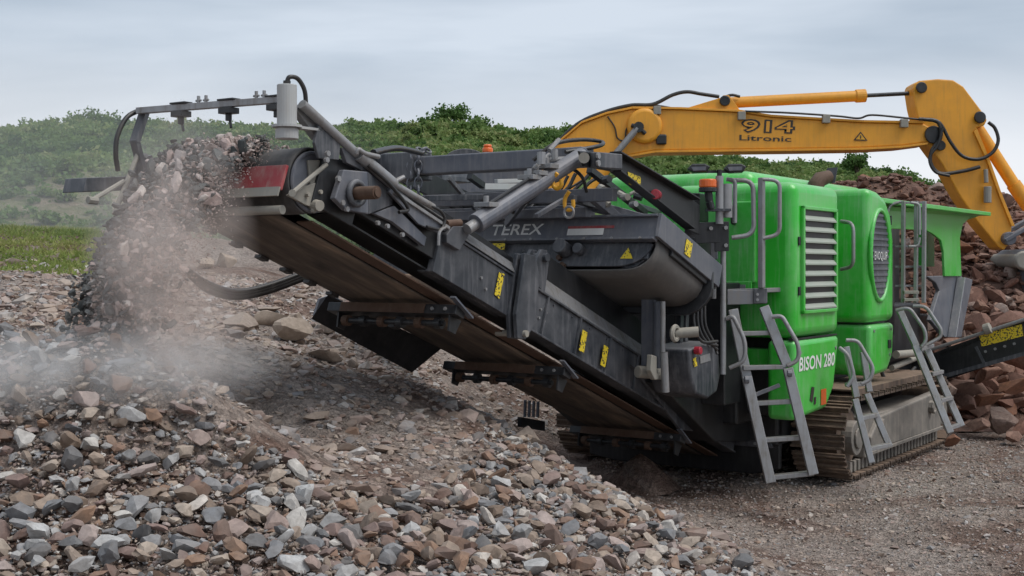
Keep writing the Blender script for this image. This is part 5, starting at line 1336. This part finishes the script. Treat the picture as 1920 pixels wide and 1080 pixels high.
# small dirt cone beside the heap's end
cx_, cy_ = DW(1195, 905, 11.2).x, 10.9
rg = np.random.default_rng(2)
nr, na = 9, 22; vs = [(cx_, cy_, .26)]; fs = []
for i in range(1, nr):
    for k in range(na):
        t = 2 * math.pi * k / na; rr_ = .34 * i / (nr - 1) * (1 + .08 * math.sin(3 * t)); vs.append((cx_ + rr_ * math.cos(t), cy_ + rr_ * math.sin(t), .26 - .30 * (i / (nr - 1)) ** 1.15 + rg.normal(0, .006)))
for k in range(na): fs.append((0, 1 + k, 1 + (k + 1) % na))
for i in range(nr - 2):
    for k in range(na): a = 1 + i * na + k; b = 1 + i * na + (k + 1) % na; fs.append((a, a + na, b + na, b))
m = MB(); m.v = vs; m.f = fs; o = m.build('dirt_cone', 'ground', smooth=60); tag(o, 'small cone of fine brown dirt in front of the track gap', 'dirt pile')

# ---- falling stream off the head drum
def flight(t, v0, sp, n0):
    """ballistic path in the crusher frame"""
    return Vector((UH - sp * t * cf, v0, WH + .15 + n0 + .55 * sp * t * sf - 4.9 * t * t))
items = []
r = random.Random(21)
for k in range(8000):
    v0 = r.triangular(1.29, 1.87, 1.68); t = (-.10 + .66 * r.random() ** .72) if k > 500 else r.uniform(-.05, .22)
    sp = r.gauss(1.8, .10); lay = r.uniform(-.01, .08)
    if t < 0: p = C(-t * sp, v0, .16 + lay)
    else: p = flight(t, v0 if r.random() < .93 else r.uniform(1.2, 1.35), sp, lay)
    p = p + Vector((r.gauss(0, .02), r.gauss(0, .012 + .02 * max(0, t)) + (v0 - 1.45) * max(t, 0) * .25, r.gauss(0, .02)))
    items.append((wld(*p), t, v0, r.random()))
ind = 0; PG, SG, AG = [], [], []
for q, t, v0, u_ in items:
    pxx, pyy = pix(*q)
    zz_ = float(zground(q.x, q.y)[0])
    if q.z < zz_ + .02: continue
    leftness = (v0 - 1.0) / .8  # share of dark-coloured stones and chips grows toward the shaded outer edge
    if ind < 296 and u_ < (.10 if t < .3 else .05):
        dark = (u_ * 97 % 1) < .10 + .75 * max(0, leftness - .35)
        s_ = r.triangular(.055, .135, .08) * (1.0 if t < .35 else .8)
        lb = 'dark grey-green stone falling at the outer edge of the stream' if dark else 'pale dusty stone ' + ('at the top of the falling stream by the spray bar' if t < .12 else 'in the upper part of the falling stream' if t < .3 else 'low in the falling stream')
        single('falling_stone', STONES, r.randrange(16), 'falling_dark' if dark else 'falling_pale', q, s_, (r.uniform(0, 6), r.uniform(0, 6), r.uniform(0, 6)), lb, 'stone', 'dark stones in the falling stream' if dark else lb.replace('stone ', 'stones ', 1), True); ind += 1
    else:
        PG.append(q[:]); SG.append(r.triangular(.010, .062, .020) * (1 + .5 * max(0, t))); AG.append(.76 + .23 * r.random() if r.random() < max(0.0, leftness) ** 1.5 * .95 else r.random() * .74)
for k in range(9000):     # fine grit curtain, thickest on the inner side
    v0 = r.triangular(1.1, 1.86, 1.35); t = -.02 + .6 * r.random() ** .8
    p = flight(t, v0, r.gauss(1.65, .16), r.uniform(-.04, .07)) + Vector((r.gauss(0, .03), r.gauss(0, .03), r.gauss(0, .03))); q = wld(*p)
    if q.z < 1.40: continue
    PG.append(q[:]); SG.append(r.triangular(.004, .018, .007)); AG.append(r.random() * .74)
o = merge('falling_grit', np.array(PG), np.array(SG), HULLS, 'falling_grit', False, 12, np.array(AG))
tag(o, 'small chips and grit falling with the stone stream', 'grit', kind='stuff')

# ---- red-brown quarry rock heap at the right
def zheap(x, y):
    pr = np.array([(4.3, 22.5, 3.0), (6.2, 22.0, 3.3), (7.5, 21.5, 3.05), (9.2, 21, 3.2), (11.5, 21, 3.2)])
    fr_ = 15.0 + .25 * np.clip(7.5 - x, 0, 6) ** 1.2
    top = np.interp(x, [1, 3.2, 5.6, 6.6, 8.0, 10, 14], [0.0, 1.2, 3.2, 3.0, 2.85, 3.25, 3.0])
    s_ = np.clip((y - fr_) / 4.6, 0, 1)
    return top * s_ ** .8 + (.28 * vnoise(x, y, .9, 31) + .18 * vnoise(x, y, 2.2, 32)) * np.clip(s_ * 4, 0, 1)
xs = np.arange(1, 16.01, .14); ys = np.arange(14.6, 24, .14)
GX, GY, Q = grid(xs, ys); GZ = zheap(GX, GY)
fall = np.clip((24 - GY) / 1.2, 0, 1)
o = fast_mesh('rock_heap', np.stack([GX, GY, GZ * fall - .03], -1).reshape(-1, 3), Q, 'heap_soil', smooth=True)
tag(o, 'red-brown earth core of the blasted rock heap at the right', 'rock heap')
rg = np.random.default_rng(41)
nn = 15000
x = rg.uniform(3, 13.5, nn); y = rg.uniform(14.8, 22.4, nn); z = zheap(x, y)
px, py = CX + F * x / y, HZ - F * (z - EYE) / y
sz = np.clip(rg.lognormal(math.log(.115), .58, nn), .04, .62)
lowf = np.clip(1.5 - z * .3, .6, 1.4); sz = sz * lowf
ok = (px > 1480) & (px < 2050) & (z > .02)
x, y, z, px, py, sz = (q[ok] for q in (x, y, z, px, py, sz))
inframe = (px > 1560) & (px < 1915) & (py > 330)
big = np.argsort(-np.where(inframe, sz / y, 0))[:280]
for i in big:
    fam = 'broken red-brown rock of the heap' + (', near its top' if py[i] < 440 else ', right of the hopper wing' if py[i] < 620 else ', below the side conveyor') + (' at the photo edge' if px[i] > 1850 else ' beside the hopper leg' if px[i] > 1760 else ' behind the green hoods')
    single('quarry_rock', CHUNKS, rng.randrange(10), 'quarry_rock', (x[i], y[i], z[i] + sz[i] * .10), (sz[i], sz[i] * rng.uniform(.7, 1), sz[i] * rng.uniform(.6, .9)), (rng.gauss(0, .5), rng.gauss(0, .5), rng.uniform(0, 6.28)), fam, 'rock', fam.replace('rock of', 'rocks of'), True)
for k, (bx, by, d, w_) in enumerate([(1812, 752, 14.3, .42), (1855, 748, 14.4, .50), (1900, 722, 14.6, .55), (1880, 785, 14.0, .60), (1835, 795, 13.9, .34), (1915, 802, 13.9, .50), (1850, 700, 14.9, .55), (1800, 700, 15.0, .45), (1905, 672, 15.0, .60), (1790, 835, 13.2, .26), (1898, 830, 13.5, .30), (1830, 672, 15.1, .5)]):
    p = DW(bx, by, d)
    single('quarry_rock', CHUNKS, k + 3, 'quarry_rock', (p.x, p.y, max(p.z, w_ * .22)), (w_, w_ * .8, w_ * .62), (rng.gauss(0, .3), rng.gauss(0, .3), rng.uniform(0, 6.28)), 'large red-brown rock at the heap foot, ' + ('lying out on the gravel' if by > 820 else 'in the lower row' if by > 740 else 'just under the side conveyor') + (' by the last ladder' if bx < 1825 else ' at the photo edge' if bx > 1890 else ' in between'), 'rock', 'large rocks at the foot of the heap', True)
rest = np.ones(len(x), bool); rest[big] = False
o = merge('rock_heap_rubble', np.stack([x, y, z + sz * .05], 1)[rest], sz[rest], HULLS, 'quarry_rubble', True, 43)
tag(o, 'small rubble between the rocks of the blasted heap', 'rubble', kind='stuff')

# ------------------------------------------------------------------ shrubs on the hill, grass by the bank
def leaf_cloud(centre, rx, rz, nl, ls, rg, squash=1.0, shade=0.5):
    """nl leaf triangles in an uneven clumped crown"""
    nb = max(5, int(nl / 60)); d = rg.normal(0, 1, (nb, 3)); d /= np.linalg.norm(d, axis=1)[:, None]; d[:, 2] = np.abs(d[:, 2]) * .9 - .1
    bc = d * rg.uniform(.35, 1.0, nb)[:, None] * np.array([rx, rx, rz])
    k = rg.integers(0, nb, nl)
    p = bc[k] + rg.normal(0, 1, (nl, 3)) * np.array([rx, rx, rz]) * .17 + centre
    a = rg.normal(0, 1, (nl, 3)); a /= np.linalg.norm(a, axis=1)[:, None]
    b = rg.normal(0, 1, (nl, 3)); b = np.cross(a, b); b /= np.linalg.norm(b, axis=1)[:, None]
    s = ls * rg.uniform(.6, 1.4, nl)[:, None]
    tri = np.stack([p - a * s * .5, p + b * s * .35, p + a * s * .5, p - b * s * .35], 1)
    return tri.reshape(-1, 3), (np.clip(shade + rg.normal(0, .09, nb)[k] + rg.normal(0, .06, nl), 0, 1)).repeat(4)
rg = np.random.default_rng(77)
VV, AA = [], []
for k in range(2500):
    y = 24.5 + 32.5 * rg.random() ** .8
    x = rg.uniform(-.46, -.10) * y if rg.random() < .62 else rg.uniform(-.10, .34) * y
    if ((x + 9.5) / 1.6) ** 2 + ((y - 27.4) / 2.8) ** 2 < 1 and rg.random() < .85: continue
    if x > 12 and y < 34: continue
    if x > -2.5 and x < 12 and y < 42: continue
    far = y / 50
    sel = vnoise(x, y, .12, 14) + .5
    if sel < .48 and rg.random() < .7: continue
    rx = rg.uniform(.4, .85) * (.6 + .6 * sel) * (.55 + .5 * min(1, (y - 22) / 24)); rz = rx * rg.uniform(.45, .75)
    z = float(zfar(x, y))
    v, a = leaf_cloud(np.array([x, y, z + rz * .25]), rx, rz, int(260 + 170 * rg.random()), .085 + .055 * far, rg, shade=float(np.clip(.30 + .6 * (vnoise(x, y, .3, 15) + .5) + rg.normal(0, .15), .05, .95)))
    VV.append(v); AA.append(a)
for k in range(3400):      # low bracken and weeds on the near slope
    y = rg.uniform(23.4, 34); x = rg.uniform(-.44, -.10) * y
    if k > 1500: y = rg.uniform(40, 57); x = rg.uniform(-.25, .30) * y
    if ((x + 9.5) / 1.5) ** 2 + ((y - 27.2) / 2.5) ** 2 < 1 and rg.random() < .8: continue
    rx = rg.uniform(.12, .38) * (1 if k < 1500 else 1.6)
    v, a = leaf_cloud(np.array([x, y, float(zfar(x, y)) + rx * .15]), rx, rx * .6, 60, .09 if k < 1500 else .13, rg, shade=float(np.clip(.62 + .5 * vnoise(x, y, .5, 19) + rg.normal(0, .15), .05, 1)))
    VV.append(v); AA.append(a)
v = np.concatenate(VV); a = np.concatenate(AA); q = np.arange(len(v)).reshape(-1, 4)
o = fast_mesh('hillside_scrub', v, q, 'leaf', a)
tag(o, 'dense green scrub and bracken covering the hillside', 'scrub', kind='stuff')
# single bushes that stand up on the skyline
for px_, py_, y, rx, rz, txt, sh in ((850, 212, 55, 1.2, .62, 'bushy shrub on the hill crest left of the orange beacon', .3), (1606, 300, 46, .50, .55, 'small bush on the hill shoulder below the boom', .35), (1698, 335, 30, .40, .34, 'green bush on top of the rock heap by the boom tip', .5), (1755, 348, 29.5, .34, .22, 'low green bush beside the excavator arm', .45), (180, 222, 54, 1.1, .7, 'feathery shrub on the crest at far left', .45)):
    p = DW(px_, py_, y)
    root = empty('bush', (p.x, p.y, p.z - rz * 1.25)); tag(root, txt, 'bush', 'bushes on the skyline')
    v, a = leaf_cloud(np.array([0, 0, rz * .9]), rx, rz, 1500, .0024 * y, rg, shade=sh)
    o = fast_mesh('crown', v, np.arange(len(v)).reshape(-1, 4), 'leaf', a); o.parent = root
    m = MB()
    m.tube([(0, 0, -.6), (.03, 0, rz * .4), (.05, .02, rz * .9)], [.06, .045, .02], 6); o = m.build('trunk', 'bark', root)
    for t in (0, 2.1, 4.2):
        m = MB(); m.tube([(.02, 0, rz * .2), (rx * .3 * math.cos(t), rx * .3 * math.sin(t), rz * .8), (rx * .6 * math.cos(t), rx * .6 * math.sin(t), rz * 1.2)], [.03, .02, .01], 5); m.build('branch', 'bark', root)
# grass strip at the left
nn = 30000
y = rg.uniform(13.2, 23.5, nn); x = rg.uniform(-9.4, -4.4, nn)
z = zground(x, y); pxg, pyg = CX + F * x / y, HZ - F * (z - EYE) / y
lim = 18 * vnoise(x, y, .8, 51) + 12 * vnoise(x, y, 3, 52)
edge_p = 532 + lim * .5 - np.clip(pxg - 100, 0, 200) * .08
ok = (rg.random(nn) < np.clip((edge_p - pyg) / 34, .0, 1) + .04) & (vnoise(x, y, 1.6, 71) + vnoise(x, y, 5, 72) * .6 > -.28) & (pxg < 185 + lim * 1.5) & (pyg < 532 + lim * .5 - np.clip(pxg - 100, 0, 200) * .08) & (pxg > -60)
x, y, z = x[ok], y[ok], z[ok]; nn = len(x)
h = rg.uniform(.03, .10, nn); an = rg.uniform(0, 6.28, nn); wd = rg.uniform(.012, .028, nn)
ln = rg.normal(0, .06, (nn, 2))
b = np.stack([x, y, z - .01], 1); s = np.stack([np.cos(an) * wd, np.sin(an) * wd, 0 * an], 1)
tri = np.stack([b - s, b + s, b + np.stack([ln[:, 0], ln[:, 1], h], 1)], 1).reshape(-1, 3)
at = np.clip(.45 + .9 * vnoise(x, y, .7, 61) + rg.normal(0, .15, nn), 0, 1).repeat(3)
o = fast_mesh('grass', tri, np.arange(len(tri)).reshape(-1, 3), 'grass', at)
tag(o, 'strip of short bright green grass at the left', 'grass', kind='stuff')

# ------------------------------------------------------------------ stone dust hanging in the air
def dust(name, label, centre, radii, rz, dens, col, nscale, seed, contrast=(.40, .70)):
    bm = bmesh.new(); bmesh.ops.create_icosphere(bm, subdivisions=3, radius=1.0)
    me = bpy.data.meshes.new(name); bm.to_mesh(me); bm.free()
    o = bpy.data.objects.new(name, me); COL.objects.link(o)
    o.location = centre; o.scale = radii; o.rotation_euler = (0, 0, rz)
    m_ = bpy.data.materials.new(name); m_.use_nodes = True; t = m_.node_tree; t.nodes.clear()
    out_ = t.nodes.new('ShaderNodeOutputMaterial'); pv = t.nodes.new('ShaderNodeVolumePrincipled')
    t.links.new(pv.outputs[0], out_.inputs['Volume'])
    pv.inputs['Color'].default_value = (*col, 1); pv.inputs['Anisotropy'].default_value = 0.1
    c = t.nodes.new('ShaderNodeTexCoord')
    ln = t.nodes.new('ShaderNodeVectorMath'); ln.operation = 'LENGTH'; t.links.new(c.outputs['Object'], ln.inputs[0])
    fall = ramp(t, ln.outputs['Value'], [(0.15, 1.0), (0.6, 0.42), (0.98, 0.0)])
    mpn = t.nodes.new('ShaderNodeMapping'); mpn.inputs['Location'].default_value = (seed, seed * 2, 0); mpn.inputs['Scale'].default_value = radii
    t.links.new(c.outputs['Object'], mpn.inputs[0])
    nz = ramp(t, noise(t, nscale, 4, .6, mpn.outputs[0], .6), [(contrast[0], 0.0), (contrast[1], 1.0)])
    f = mixc(t, 1.0, fall, nz, 'MULTIPLY')
    mm = t.nodes.new('ShaderNodeMath'); mm.operation = 'MULTIPLY'; mm.inputs[1].default_value = dens
    t.links.new(f, mm.inputs[0]); t.links.new(mm.outputs[0], pv.inputs['Density'])
    me.materials.append(m_)
    return tag(o, label, 'dust', kind='stuff')
c = DW(320, 500, 6.4)
dust('dust_cloud', 'pinkish dust around the falling stone', c, (.46, .55, .85), R(20), 4.6, (1.0, .89, .83), 3.0, 1.3, (.36, .72))
c = DW(150, 690, 6.05)
dust('dust_cloud', 'white dust boiling over the top of the stone heap', c, (1.05, .6, .24), R(0), 4.6, (.97, .96, .95), 3.4, 4.1, (.36, .66))
c = DW(100, 350, 21)
dust('dust_haze', 'thin dust drifting in front of the hill at the left', c, (7.0, 4.2, 3.2), 0, .15, (.90, .92, .93), .35, 2.2, (.25, .75))
